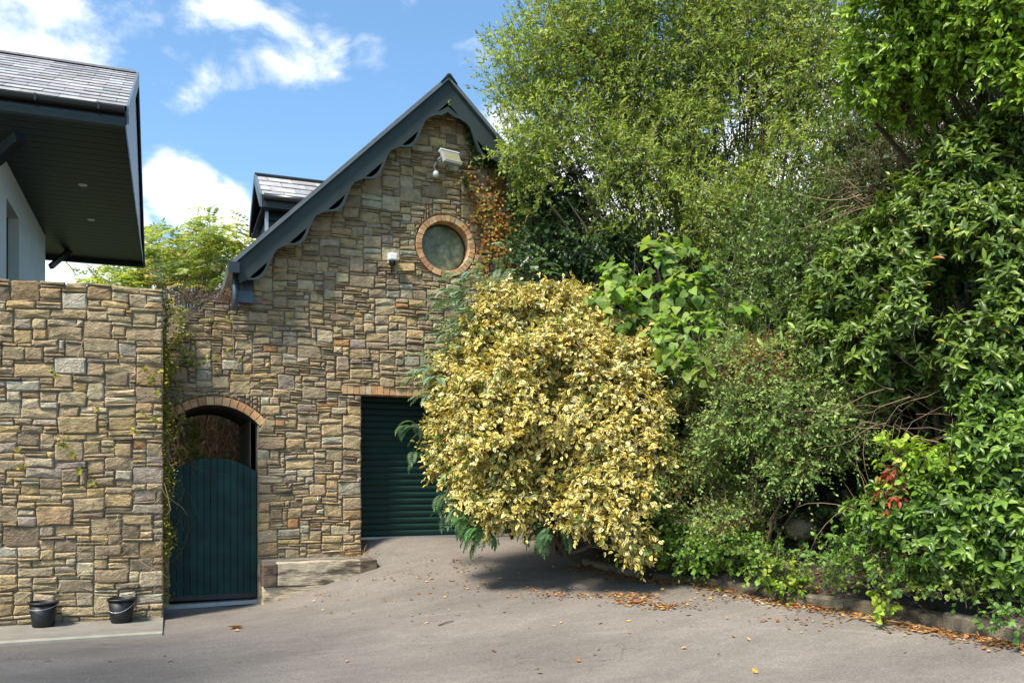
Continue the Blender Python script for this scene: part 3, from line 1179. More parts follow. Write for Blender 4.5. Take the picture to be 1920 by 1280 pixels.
# end face of the wall: stones on the return
mbr = MB()
z = WZ0
while z < WZ1 - .05:
    h = rng.uniform(.12, .26); h = min(h, WZ1 - z)
    y = YW + .01
    while y < YW + .5:
        w = rng.uniform(.2, .35); w = min(w, YW + .52 - y)
        if w < .05: break
        mbr.box(WX1 - .04, WX1 - .004 + rng.uniform(0, .008), y + .004, y + w - .008, z + .005, z + h - .006, stone_col(rng))
        y += w
    z += h
o = mbr.build('return_stones', M['stone'], gwall); o['kind'] = 'stuff'
# concrete apron in front of the wall
cy0 = 10.05
cz = WZ0
mb = MB()
mb.prism([(WXL - 3, YW - .001, cz), (WX1, YW - .001, cz), (WX1, cy0, cz - .003), (WXL - 3, cy0 - .12, cz)], (0, 0, -.35))
ap = mb.build('concrete_apron', M['concrete'], None, own=True); tag(ap, kind='structure', label='grey concrete strip along the foot of the garden wall')
mb = MB()
mb.prism([(WXL - 3, cy0 - .005 - .12, cz + .004), (WX1 - .002, cy0 - .005, cz + .001), (WX1 - .002, cy0 + .12, cz + .004), (WXL - 3, cy0 + .02, cz + .007)], (0, 0, -.30))
mb.build('pale_edge', M['concrete_pale'], ap)

# ------------------------------------------------------------------ gate
gz0 = onY(400, 1130, YF).z + .02
gx0, gx1 = acx - ahw + .012, acx + ahw - .012
gzs = onY(483, 884, YF).z; gzc = onY(400, 858, YF).z
gate = empty('garden_gate', (acx, YF + .05, gz0), 'dark green boarded gate with arched top in the stone archway', 'gate')
n = 13; w = (gx1 - gx0) / n
for i in range(n):
    a, b = gx0 + i * w + .0008, gx0 + (i + 1) * w - .0008
    def topz(x):
        t = (x - acx) / (gx1 - gx0) * 2
        return gzc - (gzc - gzs) * abs(t) ** 2.0
    bot = gz0 + .085
    g = .0045
    y0 = YF + .05 + rng.uniform(-.001, .002)
    V = [(a, y0 + g, bot), (a + g, y0, bot), (b - g, y0, bot), (b, y0 + g, bot), (b, y0 + .03, bot), (a, y0 + .03, bot),
         (a, y0 + g, topz(a)), (a + g, y0, topz(a + g)), (b - g, y0, topz(b - g)), (b, y0 + g, topz(b)), (b, y0 + .03, topz(b)), (a, y0 + .03, topz(a))]
    F = [(0, 1, 7, 6), (1, 2, 8, 7), (2, 3, 9, 8), (3, 4, 10, 9), (4, 5, 11, 10), (5, 0, 6, 11), (0, 5, 4, 3, 2, 1), (6, 7, 8, 9, 10, 11)]
    mesh('plank', V, F, M['gate'], gate, col=np.array([1, 1, 1]) * rng.uniform(.75, 1.3), own=True)
mb = MB()
for z in (gz0 + .25, gz0 + 1.25): mb.box(gx0 + .02, gx1 - .02, YF + .082, YF + .12, z, z + .1)
mb.build('ledge', M['gate'], gate)
mb = MB(); mb.box(gx0, gx1, YF + .052, YF + .08, gz0 + .02, gz0 + .084, (.2, .2, .2)); mb.build('bottom_rail', M['trim'], gate)  # dark bar stands in for the shaded gap under the planks
mb = MB(); mb.prism([(gx0 - .1, YF - .03, gz0 - .02), (gx1 + .012, YF - .03, gz0), (gx1 + .012, YF + .12, gz0), (gx0 - .1, YF + .12, gz0 - .02)], (0, 0, -.05)); tag(mb.build('gate_sill', M['metal'], None, own=True), 'thin metal sill under the green gate', 'sill')
mb = MB(); mb.box(acx + ahw - .002, acx + ahw + .045, YF - .10, YF - .03, gz0 - .05, gz0 + .52); tag(mb.build('timber_post', M['wood'], None, own=True), 'short weathered timber post at the right foot of the gate', 'post')

# ------------------------------------------------------------------ sleepers and ledge at the wall foot
s_a = onY(493, 1056, 11.5); s_b = onY(677, 1052, 11.5); s_c = onY(700, 1052, 11.5)
zt = s_a.z; zm = onY(540, 1099, 11.5).z; zb = onY(500, 1132, 11.5).z - .08
def sleeper(x0, x1, y0, y1, z0, z1, label, shade=(1, 1, 1)):
    mb = MB(); rr = random.Random(int(x0 * 1000)); nx_ = max(2, int((x1 - x0) / .12)); V = []; F = []
    for i in range(nx_ + 1):
        x = x0 + (x1 - x0) * i / nx_
        for (y, z) in ((y0, z0), (y0, (z0 + z1) / 2), (y0, z1), ((y0 + y1) / 2, z1), (y1, z1), (y1, z0)):
            V.append((x, y + rr.uniform(-.008, .008), z + rr.uniform(-.008, .005)))
    for i in range(nx_):
        for k in range(6): F.append((i * 6 + k, (i + 1) * 6 + k, (i + 1) * 6 + (k + 1) % 6, i * 6 + (k + 1) % 6))
    F += [tuple(range(6)), tuple(nx_ * 6 + k for k in range(5, -1, -1))]
    mb.add(V, F, shade)
    o = mb.build('timber_sleeper', M['wood'], None, own=True)
    bevel(o, .012, 2)
    tag(o, label, 'railway sleeper', 'sleepers beside the garage')
    return o
sx0 = onY(520, 1056, 11.5).x
sleeper(sx0 + .003, s_b.x, 11.5, 11.72, zm + .004, zt, 'long grey timber sleeper on top of the low edging beside the gate')
sleeper(s_a.x, sx0, 11.485, 11.9, zm + .004, zt - .01, 'dark end-grain sleeper block at the gate end of the edging', (.28, .24, .22))
sleeper(s_b.x + .004, s_c.x + .05, 11.49, 12.1, zm + .02, zt + .003, 'dark sleeper end block beside the garage door corner', (.30, .26, .24))
sleeper(s_a.x, s_b.x - .1, 11.51, 11.73, zb - .1, zm, 'bottom timber sleeper half buried by the sloping asphalt', (1.15, 1.12, 1.05))
mb = MB(); mb.box(s_a.x + .02, s_c.x, 11.725, YF - .02, zb, zt + .01); o = mb.build('soil_shelf', M['concrete'], None, own=True); tag(o, 'narrow soil shelf between sleepers and garage wall', kind='structure')

# ------------------------------------------------------------------ white/teal house on the left
HS = onY(243, 238, 13.07).z          # soffit height
house = empty('rendered_house', (-3.5, 17, 0), 'pale rendered house with slate roof and deep black soffit behind the garden wall', 'house')
VX = -.545
EY0, EY1, RY = 13.07, 21.4, 17.2
ZEV = onY(243, 200, EY0).z
ZRG = onY(258, 137, RY).z
HXL = -9.0
wallx = -2.3
hw0 = 14.6; hw1 = 19.65
wy = 16.1    # window
# end wall with window opening
wa = onY(0, 0, 1)
def atX(px, py, X):
    d = ray(px, py); k = X / d.x
    return Vector((X, d.y * k, EZ + d.z * k))
wA = atX(12, 370, wallx); wB = atX(36, 405, wallx)
mb = MB()
mb.box(wallx - .3, wallx, hw0, wA.y, 0, HS - .004)
mb.box(wallx - .3, wallx, wB.y, hw1, 0, HS - .004)
mb.box(wallx - .3, wallx, wA.y, wB.y, wA.z, HS - .004)
mb.box(wallx - .3, wallx, wA.y, wB.y, 0, 2.2)
mb.build('end_wall', M['render'], house)
mb = MB(); mb.box(HXL, wallx - .301, hw0, hw0 + .3, 0, HS - .004); mb.box(HXL, wallx - .301, hw1 - .3, hw1, 0, HS - .004); mb.build('wall', M['render'], house)
wf = mb = MB()
mb.box(wallx - .25, wallx - .20, wA.y + .002, wB.y - .002, 2.202, wA.z - .002)
o = mb.build('window', M['pane'], house)
mb = MB(); mb.box(wallx - .20, wallx - .16, wA.y + .002, wA.y + .06, 2.203, wA.z - .003); mb.box(wallx - .20, wallx - .16, wB.y - .06, wB.y - .002, 2.203, wA.z - .003)
mb.build('window_frame', M['trim'], o)
# soffit boards running along X
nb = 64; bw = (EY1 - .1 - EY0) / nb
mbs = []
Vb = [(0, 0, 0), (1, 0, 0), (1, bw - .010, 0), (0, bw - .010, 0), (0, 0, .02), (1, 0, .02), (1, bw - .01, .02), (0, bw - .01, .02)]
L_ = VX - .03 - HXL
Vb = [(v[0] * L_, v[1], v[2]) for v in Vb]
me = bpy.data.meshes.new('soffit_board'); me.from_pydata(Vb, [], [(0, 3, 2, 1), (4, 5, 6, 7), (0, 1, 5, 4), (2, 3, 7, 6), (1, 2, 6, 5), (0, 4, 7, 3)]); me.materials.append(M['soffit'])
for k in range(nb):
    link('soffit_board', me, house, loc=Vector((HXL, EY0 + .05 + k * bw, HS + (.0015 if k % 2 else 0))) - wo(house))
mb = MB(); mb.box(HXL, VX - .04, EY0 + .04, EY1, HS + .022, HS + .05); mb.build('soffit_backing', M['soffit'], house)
# gable infill above soffit, roof slopes
mb = MB(); mb.prism([(VX - .06, EY0 + .05, HS + .06), (VX - .06, EY1 - .05, HS + .06), (VX - .06, RY, ZRG - .1)], (.03, 0, 0)); mb.build('gable_panel', M['trim_blue'], house)
mb = MB()
mb.prism([(HXL, EY0, ZEV - .03), (HXL, RY, ZRG - .03), (HXL, RY, ZRG - .07), (HXL, EY0, ZEV - .07)], (VX - HXL, 0, 0))
mb.prism([(HXL, RY, ZRG), (HXL, EY1, HS + .15), (HXL, EY1, HS + .10), (HXL, RY, ZRG - .07)], (VX - HXL, 0, 0))
mb.build('roof_deck', M['trim'], house)
rng = np.random.default_rng(5)
slate_rows(-4.6, VX, EY0 - .03, ZEV - .03, RY, ZRG - .02, 13, .46, house, rng)
mb = MB()
for k in range(9):
    x = VX - .01 - .46 * (k + 1)
    mb.prism([(x, RY - .13, ZRG - .05), (x, RY - .02, ZRG + .03), (x, RY + .02, ZRG + .03), (x, RY + .13, ZRG - .08), (x, RY, ZRG - .02)], (.45, 0, 0), (.13, .12, .12))
mb.build('ridge_tile', M['slate'], house)
# bargeboards at the verge
mb = MB(); mb.prism([(VX - .0, EY0 - .02, ZEV + .005), (VX, RY, ZRG + .015), (VX, RY, ZRG - .22), (VX, EY0 - .02, HS + .02)], (.03, 0, 0)); mb.build('bargeboard', M['board_edge'], house)
mb = MB(); mb.prism([(VX + .001, RY, ZRG + .015), (VX + .001, EY1 + .05, HS + .16), (VX + .001, EY1 + .05, HS - .06), (VX + .001, RY, ZRG - .22)], (.03, 0, 0)); mb.build('bargeboard', M['trim_blue'], house)
mb = MB(); mb.prism([(VX - .012, EY0, HS - .02), (VX - .012, EY1, HS - .03), (VX - .012, EY1, HS + .12), (VX - .012, EY0, HS + .12)], (.008, 0, 0)); mb.build('verge_trim', M['trim_blue'], house)
# front fascia, gutter and lower trim
fz0 = HS; fz1 = ZEV - .03
mb = MB(); mb.box(HXL, VX - .002, EY0 + .0, EY0 + .04, fz0 + .02, fz1); mb.build('fascia', M['gutter'], house)
mb = MB()
gy = EY0 - .07; gz = ZEV - .06
V = []; F = []
npf = 9
for x in (HXL, VX - .02):
    for k in range(npf):
        t = math.pi * k / (npf - 1)
        V.append((x, gy - .065 * math.cos(t), gz - .075 * math.sin(t)))
for k in range(npf - 1): F.append((k, k + 1, npf + k + 1, npf + k))
F.append(tuple(range(npf, 2 * npf)))
mb.add(V, F); mb.build('gutter', M['gutter'], house, smooth=False)
for k in range(5):
    xb = VX - .35 - k * .75
    mb = MB(); mb.box(xb, xb + .025, gy - .074, gy + .06, gz - .085, gz - .070); mb.box(xb, xb + .025, gy - .082, gy - .0725, gz - .08, gz + .012); mb.build('gutter_bracket', M['trim'], house)
mb = MB(); mb.box(HXL, VX - .022, gy - .072, gy - .06, gz - .012, gz + .008); mb.build('gutter_lip', M['board'], house)
mb = MB(); mb.box(HXL, VX - .03, EY0 - .03, EY0 + .06, HS - .01, HS + .075); mb.build('fascia_trim', M['board'], house)
mb = MB(); mb.box(HXL, VX + .02, EY1 - .02, EY1 + .05, HS - .09, HS + .15); mb.build('rear_fascia', M['trim'], house)
# braces
p0 = atX(-12, 300, wallx + .0); 
b1 = onD(40, 262, 1); 
br_t = onD(38, 258, 13.2 / ray(38, 258).y); br_b = onD(-10, 300, 13.6 / ray(-10, 300).y)
mb = MB(); mb.beam(br_t, br_b, .14, .14); mb.build('brace', M['trim'], house)
q0 = onD(135, 466, 20.9 / ray(135, 466).y); q1 = onD(95, 500, 20.3 / ray(95, 500).y)
mb = MB(); mb.beam(q0, q1, .08, .10); mb.build('brace', M['trim'], house)
for px, py in ((155, 347), (171, 412)):
    d = ray(px, py); k = (HS - .004 - EZ) / d.z
    c = (d.x * k, d.y * k, HS - .012)
    mb = MB(); mb.lathe(c, [(0, 0), (.05, 0), (.065, .002), (.07, .012)], 16); mb.build('spotlight', M['white'], house)

# ------------------------------------------------------------------ small fittings
def bucket(px, py, hang, label):
    d = ray(px, py); k = (WZ0 + .002 - EZ) / d.z
    c = Vector((d.x * k, d.y * k + .1, WZ0 + .004))
    t = empty('bucket', c, label, 'bucket', 'black buckets by the wall')
    mb = MB(); mb.lathe(c, [(0, .002), (.108, 0), (.112, .006), (.143, .262), (.139, .262), (.106, .012), (0, .012)], 32); mb.build('body', M['bucket'], t, smooth=True)
    mb = MB(); mb.lathe(c, [(.141, .248), (.155, .25), (.158, .262), (.155, .272), (.139, .272), (.139, .25)], 32); mb.build('rim', M['bucket'], t, smooth=True)
    mb = MB()
    ca, sa = math.cos(-YAW), math.sin(-YAW)
    pts = []
    for i in range(17):
        a = math.pi * i / 16
        r = .160
        x = r * math.cos(a); y = -r * math.sin(a) * 1.0
        z = .245 - hang * math.sin(a)
        pts.append((c.x + x * ca - y * sa, c.y + x * sa + y * ca, c.z + z))
    mb.tube(pts, .0035, 6); mb.build('handle', M['wire'], t, smooth=True)


bucket(79, 1176, .05, 'black plastic bucket further left on the concrete strip, handle hanging at its left side')
bucket(227, 1168, .12, 'black plastic bucket nearest the gate with its wire handle drooping across the front')

# CCTV
p = onY(735, 490, YF - .09)
t = empty('security_camera', (p.x, YF - .05, p.z - .1), 'white security camera with black dome under it left of round window', 'security camera')
mb = MB(); mb.box(p.x - .05, p.x + .05, YF - .055, YF - .03, p.z - .02, p.z + .12); bevel(mb.build('mount', M['white'], t), .01, 2)
mb = MB(); mb.box(p.x - .06, p.x + .06, YF - .18, YF - .055, p.z + .0, p.z + .1); bevel(mb.build('body', M['white'], t), .02, 3)
mb = MB(); mb.lathe((p.x, YF - .12, p.z - .075), [(0, 0), (.025, .004), (.04, .02), (.045, .045), (.045, .075)], 20); mb.build('dome', M['black'], t, smooth=True)
mb = MB(); mb.tube([(p.x, YF - .03, p.z - .02), (p.x + .01, YF - .035, p.z - .16)], .008, 6); mb.build('cable', M['black'], t)
# floodlight
p = onY(846, 297, YF - .3)
t = empty('floodlight', (p.x, YF - .03, p.z), 'grey floodlight tilted down under the gable peak', 'floodlight')
ca, sa = math.cos(R(-28)), math.sin(R(-28))
def fl(x, y, z):
    yy, zz = y * ca - z * sa, y * sa + z * ca
    a2 = R(14); xx = x * math.cos(a2) - yy * math.sin(a2); yy = x * math.sin(a2) + yy * math.cos(a2)
    return (p.x + xx, YF - .30 + yy, p.z + zz)
def flbox(x0, x1, y0, y1, z0, z1, name, m, bv=.008):
    mb = MB(); mb.box(x0, x1, y0, y1, z0, z1); mb.v = [fl(*v) for v in mb.v]
    return bevel(mb.build(name, m, t), bv, 2)
flbox(-.15, .15, -.02, .03, -.10, .11, 'housing', M['grey'], .012)
flbox(-.125, .125, -.026, -.0205, -.075, .075, 'lens', M['lens'], .001)
flbox(-.155, .155, -.03, .035, .105, .125, 'rim', M['white'], .006)
for k in range(5): flbox(-.11 + k * .05, -.10 + k * .05, .03, .055, -.08, .09, 'fin', M['grey'], .001)
mb = MB(); mb.tube([fl(-.15, .0, .0), fl(-.17, .06, 0), (p.x - .13, YF - .02, p.z - .02)], .012, 6); mb.tube([fl(.0, .05, .0), (p.x + .02, YF, p.z + .0)], .02, 6); mb.build('bracket', M['metal'], t)
ps = onY(817, 326, YF - .12)
t2 = empty('motion_sensor', (ps.x, YF - .1, ps.z), 'small white motion sensor hanging left of the floodlight', 'sensor')
mb = MB(); mb.lathe((ps.x, YF - .12, ps.z - .05), [(0, 0), (.03, .006), (.045, .03), (.045, .06), (.03, .085), (0, .092)], 18); mb.build('head', M['white'], t2, smooth=True)
mb = MB(); mb.tube([(ps.x, YF - .12, ps.z + .04), (ps.x - .02, YF - .1, ps.z + .1), (ps.x + .02, YF - .09, ps.z + .17), (ps.x + .08, YF - .12, ps.z + .2)], .007, 6); mb.tube([(ps.x, YF - .1, ps.z), (ps.x, YF, ps.z)], .015, 6); mb.build('cable', M['white'], t2)
# tap
p = onY(596, 934, YF - .08)
t = empty('garden_tap', (p.x, YF - .02, p.z), 'small brass tap on the stone pier between gate and garage door', 'tap')
mb = MB(); mb.tube([(p.x, YF, p.z + .01), (p.x, YF - .08, p.z + .01), (p.x, YF - .11, p.z - .01), (p.x, YF - .115, p.z - .05)], .014, 8); mb.build('spout', M['metal'], t, smooth=True)
mb = MB(); mb.tube([(p.x, YF - .07, p.z + .01), (p.x, YF - .07, p.z + .05)], .012, 8); mb.tube([(p.x - .035, YF - .07, p.z + .055), (p.x + .035, YF - .07, p.z + .055)], .01, 6); mb.build('handle', M['brass'], t)

# timber edging along the bank
dark = [(1, 1, 1), (.7, .66, .6), (.9, .85, .78), (1.05, 1, .95), (.75, .7, .62)]
tl = ['mossy timber edging piece under the variegated shrub', 'low timber edging where green bramble hangs over the drive', 'dark timber edging below the pale boulder',
      'dark timber edging with a long crack left of the bright bramble sprig', 'pale topped timber edging behind the fallen branch', 'thick timber edging log at the right edge of the drive', 'timber edging running towards the viewer out of frame']
seg = [Vector((p.x, p.y, 0)) for p in kerb_pts] + [Vector((6.9, 3.0, 0))]
for i in range(len(seg) - 1):
    a, b = seg[i].copy(), seg[i + 1].copy()
    za, zb_ = gh1(a.x, a.y), gh1(b.x, b.y)
    hgt = [.08, .08, .09, .11, .13, .15, .15][i]
    a.z = za + hgt / 2 - .03; b.z = zb_ + hgt / 2 - .03
    out = Vector((.09, 0, 0))
    d = (b - a)
    a2 = a + d * .008 + out; b2 = b - d * .008 + out
    mb = MB()
    # irregular hewn log: several sections
    nsec = 9; V = []; F = []
    dn = d.normalized(); sx = Vector((-dn.y, dn.x, 0)).normalized()
    if sx.x < 0: sx = -sx
    rr = random.Random(i)
    for s in range(nsec):
        c = a2.lerp(b2, s / (nsec - 1)); j = lambda q: rr.uniform(-q, q)
        c = c + sx * j(.008)
        hh = hgt / 2 + .03
        for (u, v) in ((-.075, -hh), (.09, -hh), (.09, hh * .8), (.06, hh), (-.05, hh), (-.078, hh * .75)):
            V.append(c + sx * (u + j(.006)) + Vector((0, 0, v + j(.006))))
    for s in range(nsec - 1):
        for k in range(6): F.append((s * 6 + k, s * 6 + (k + 1) % 6, (s + 1) * 6 + (k + 1) % 6, (s + 1) * 6 + k))
    F += [tuple(range(5, -1, -1)), tuple((nsec - 1) * 6 + k for k in range(6))]
    mb.add(V, F, tuple(.42 * q for q in dark[i % 5]))
    o = mb.build('timber_edging', M['wood'], None, own=True)
    tag(o, tl[i], 'edging', 'timber edging along the bank')
# boulder
def boulder(px, py, dep, r, label, c):
    p = onD(px, py, dep)
    rg_ = np.random.default_rng(int(px))
    V = []; F = []; nu, nv = 10, 14
    for i in range(nu + 1):
        ph_ = math.pi * i / nu
        for k in range(nv):
            t_ = 2 * math.pi * k / nv
            V.append((math.sin(ph_) * math.cos(t_), math.sin(ph_) * math.sin(t_), math.cos(ph_)))
    V = np.array(V); s = 1 + .13 * wob(V, 2.3, int(px)) ; V = np.sign(V) * np.abs(V) ** .8 * s[:, None] * np.array([r, r * .8, r * .6]) + np.array(p)
    for i in range(nu):
        for k in range(nv): F.append((i * nv + k, i * nv + (k + 1) % nv, (i + 1) * nv + (k + 1) % nv, (i + 1) * nv + k))
    o = mesh('boulder', V, F, M['stone'], None, col=c, own=True, smooth=True); tag(o, label, 'boulder')
boulder(1463, 1062, 9.25, .13, 'pale boulder half hidden in leaf litter on the bank', (.40, .33, .24))
boulder(1508, 990, 9.9, .22, 'larger shaded boulder under the small leaved shrub', (.27, .22, .15))

# ================================================================== VEGETATION
def T(verts, tris, edge): return np.array(verts, float), np.array(tris), np.array(edge, float)


T_NARROW = T([(0, 0, 0), (.45, .5, .10), (.45, -.5, .10), (1, 0, -.10)], [(0, 2, 3), (0, 3, 1)], [0, 1, 1, .3])
T_OVAL = T([(0, 0, 0), (.45, 0, -.02), (1, 0, -.22), (.22, .40, .07), (.58, .48, .04), (.84, .26, -.08), (.22, -.40, .07), (.58, -.48, .04), (.84, -.26, -.08)],
           [(0, 1, 3), (3, 1, 4), (1, 5, 4), (1, 2, 5), (0, 6, 1), (6, 7, 1), (1, 7, 8), (1, 8, 2)], [.15, 0, .25, 1, 1, 1, 1, 1, 1])
T_HEART = T([(0, 0, 0), (.45, 0, -.02), (1, 0, -.30), (-.06, .28, .04), (.2, .50, .06), (.55, .40, .0), (-.06, -.28, .04), (.2, -.50, .06), (.55, -.40, .0)],
            [(0, 1, 4), (0, 4, 3), (1, 5, 4), (1, 2, 5), (0, 7, 1), (0, 6, 7), (1, 7, 8), (1, 8, 2)], [0, 0, .3, 1, 1, 1, 1, 1, 1])
T_SMALL = T([(0, 0, 0), (.5, .5, .1), (.5, -.5, .1), (1, 0, -.05), (.5, 0, -.02)], [(0, 4, 1), (1, 4, 3), (0, 2, 4), (2, 3, 4)], [0, 1, 1, .5, 0])


def unit(a): return a / np.maximum(np.linalg.norm(a, axis=-1, keepdims=True), 1e-9)


def frames(D, Nn):
    x = unit(D)
    z = Nn - (Nn * x).sum(-1, keepdims=True) * x
    z = unit(z)
    y = np.cross(z, x)
    return x, y, z


def leafmesh(name, P, D, Nn, Ln, Wr, C, tmpl, mat, parent, kind='stuff'):
    tv, tf, te = tmpl
    x, y, z = frames(D, Nn)
    n, m = len(P), len(tv)
    if n == 0: return None
    Ln = Ln[:, None, None]; Wr = Wr[:, None, None]
    V = P[:, None, :] + Ln * (tv[None, :, 0:1] * x[:, None, :] + Wr * tv[None, :, 1:2] * y[:, None, :] + tv[None, :, 2:3] * z[:, None, :])
    F = (tf[None] + (np.arange(n) * m)[:, None, None]).reshape(-1, 3)
    col = np.repeat(C, m, axis=0)
    e = np.tile(te, n)
    o = fastmesh(name, V.reshape(-1, 3), F, mat, parent, col=col, e=e, smooth=False)
    if kind: o['kind'] = kind
    return o


def leaf_singles(P, D, Nn, Ln, Wr, C, tmpl, mat, parent, name='leaf', nvar=6):
    """separate leaf objects sharing a few meshes"""
    tv, tf, te = tmpl
    x, y, z = frames(D, Nn)
    # palette variants by brightness
    lum = C.sum(axis=1)
    qs = np.argsort(np.argsort(lum)) * nvar // max(len(lum), 1)
    mes = []
    for v in range(nvar):
        sel = C[qs == v]
        c = sel.mean(axis=0) if len(sel) else C.mean(axis=0)
        if len(sel): c = sel[len(sel) // 2]
        me = bpy.data.meshes.new(name)
        me.from_pydata(tv.tolist(), [], tf.tolist())
        a = me.color_attributes.new('col', 'FLOAT_COLOR', 'POINT')
        a.data.foreach_set('color', np.tile(np.append(c, 1), len(tv)))
        a = me.attributes.new('edge', 'FLOAT', 'POINT'); a.data.foreach_set('value', te)
        me.materials.append(mat)
        mes.append(me)
    b = np.array(wo(parent))
    for i in range(len(P)):
        p = P[i] - b
        Lx, Ly, Lz = Ln[i], Ln[i] * Wr[i], Ln[i]
        Mx = Matrix(((x[i][0] * Lx, y[i][0] * Ly, z[i][0] * Lz, p[0]), (x[i][1] * Lx, y[i][1] * Ly, z[i][1] * Lz, p[1]),
                     (x[i][2] * Lx, y[i][2] * Ly, z[i][2] * Lz, p[2]), (0, 0, 0, 1)))
        link(name, mes[qs[i]], parent, matrix=Mx)


def blobs3(bl):
    """(px,py,depth,rx_px,rz_px,ry_m) -> centres, radii in camera-aligned axes"""
    C = []; Rr = []
    for b in bl:
        c = onD(b[0], b[1], b[2]); s = b[2] / FPX
        C.append(tuple(c)); Rr.append((b[3] * s, b[5] if len(b) > 5 else (b[3] + b[4]) / 2 * s * .9, b[4] * s))
    return np.array(C), np.array(Rr)


RX = np.array([math.cos(YAW), -math.sin(YAW), 0]); FY = np.array([math.sin(YAW), math.cos(YAW), 0]); UZ = np.array([0, 0, 1.0])


def sample_blobs(C, Rr, n, rng, rmin=.55, bias=.35, front=0.0):
    area = (Rr[:, 0] * Rr[:, 2] + Rr[:, 1] * Rr[:, 2] + Rr[:, 0] * Rr[:, 1])
    k = rng.choice(len(C), n, p=area / area.sum())
    v = unit(rng.normal(size=(n, 3)))
    if front:
        v[:, 1] = np.where(rng.random(n) < front, -np.abs(v[:, 1]), v[:, 1])
    r = 1 - (1 - rmin) * rng.random(n) ** (1 / bias) if bias != 1 else rmin + (1 - rmin) * rng.random(n)
    r = 1 - (1 - rmin) * rng.random(n) ** 2.0
    l = v * r[:, None] * Rr[k]
    P = C[k] + l[:, :1] * RX + l[:, 1:2] * FY + l[:, 2:3] * UZ
    nrm = v / Rr[k]
    O = unit(nrm[:, :1] * RX + nrm[:, 1:2] * FY + nrm[:, 2:3] * UZ)
    # discard points deep inside other blobs
    keep = np.ones(n, bool)
    for j in range(len(C)):
        dv = P - C[j]
        q = np.stack([dv @ RX, dv @ FY, dv[:, 2]], 1) / Rr[j]
        inside = (q ** 2).sum(1) < .55 ** 2
        keep &= ~(inside & (k != j))
    return P[keep], O[keep], k[keep]


def in_front_of_building(P, margin=.06):
    x, y, z = P.T
    bad = (y > YF - margin) & (x < XR + .2) & (x > -.2) & (z < ZA - SL * np.abs(x - XA) + .1)
    bad |= (y > 11.55) & (y < 21) & (np.abs(x - XA) < XA - footL.x + .1) & (z < ZA + .12 - SL * np.abs(x - XA))
    return ~bad


def above_ground(P, m=.02):
    q = np.stack([P[:, 0], np.minimum(P[:, 1], 12.2)], 1)
    d = kerb_dist(q)
    g = np.where(d > .02, bank_h(q), gh(q[:, 0], q[:, 1]))
    return P[:, 2] > g + m


LEAF_GAIN = np.array([1.45, 1.55, 1.1])


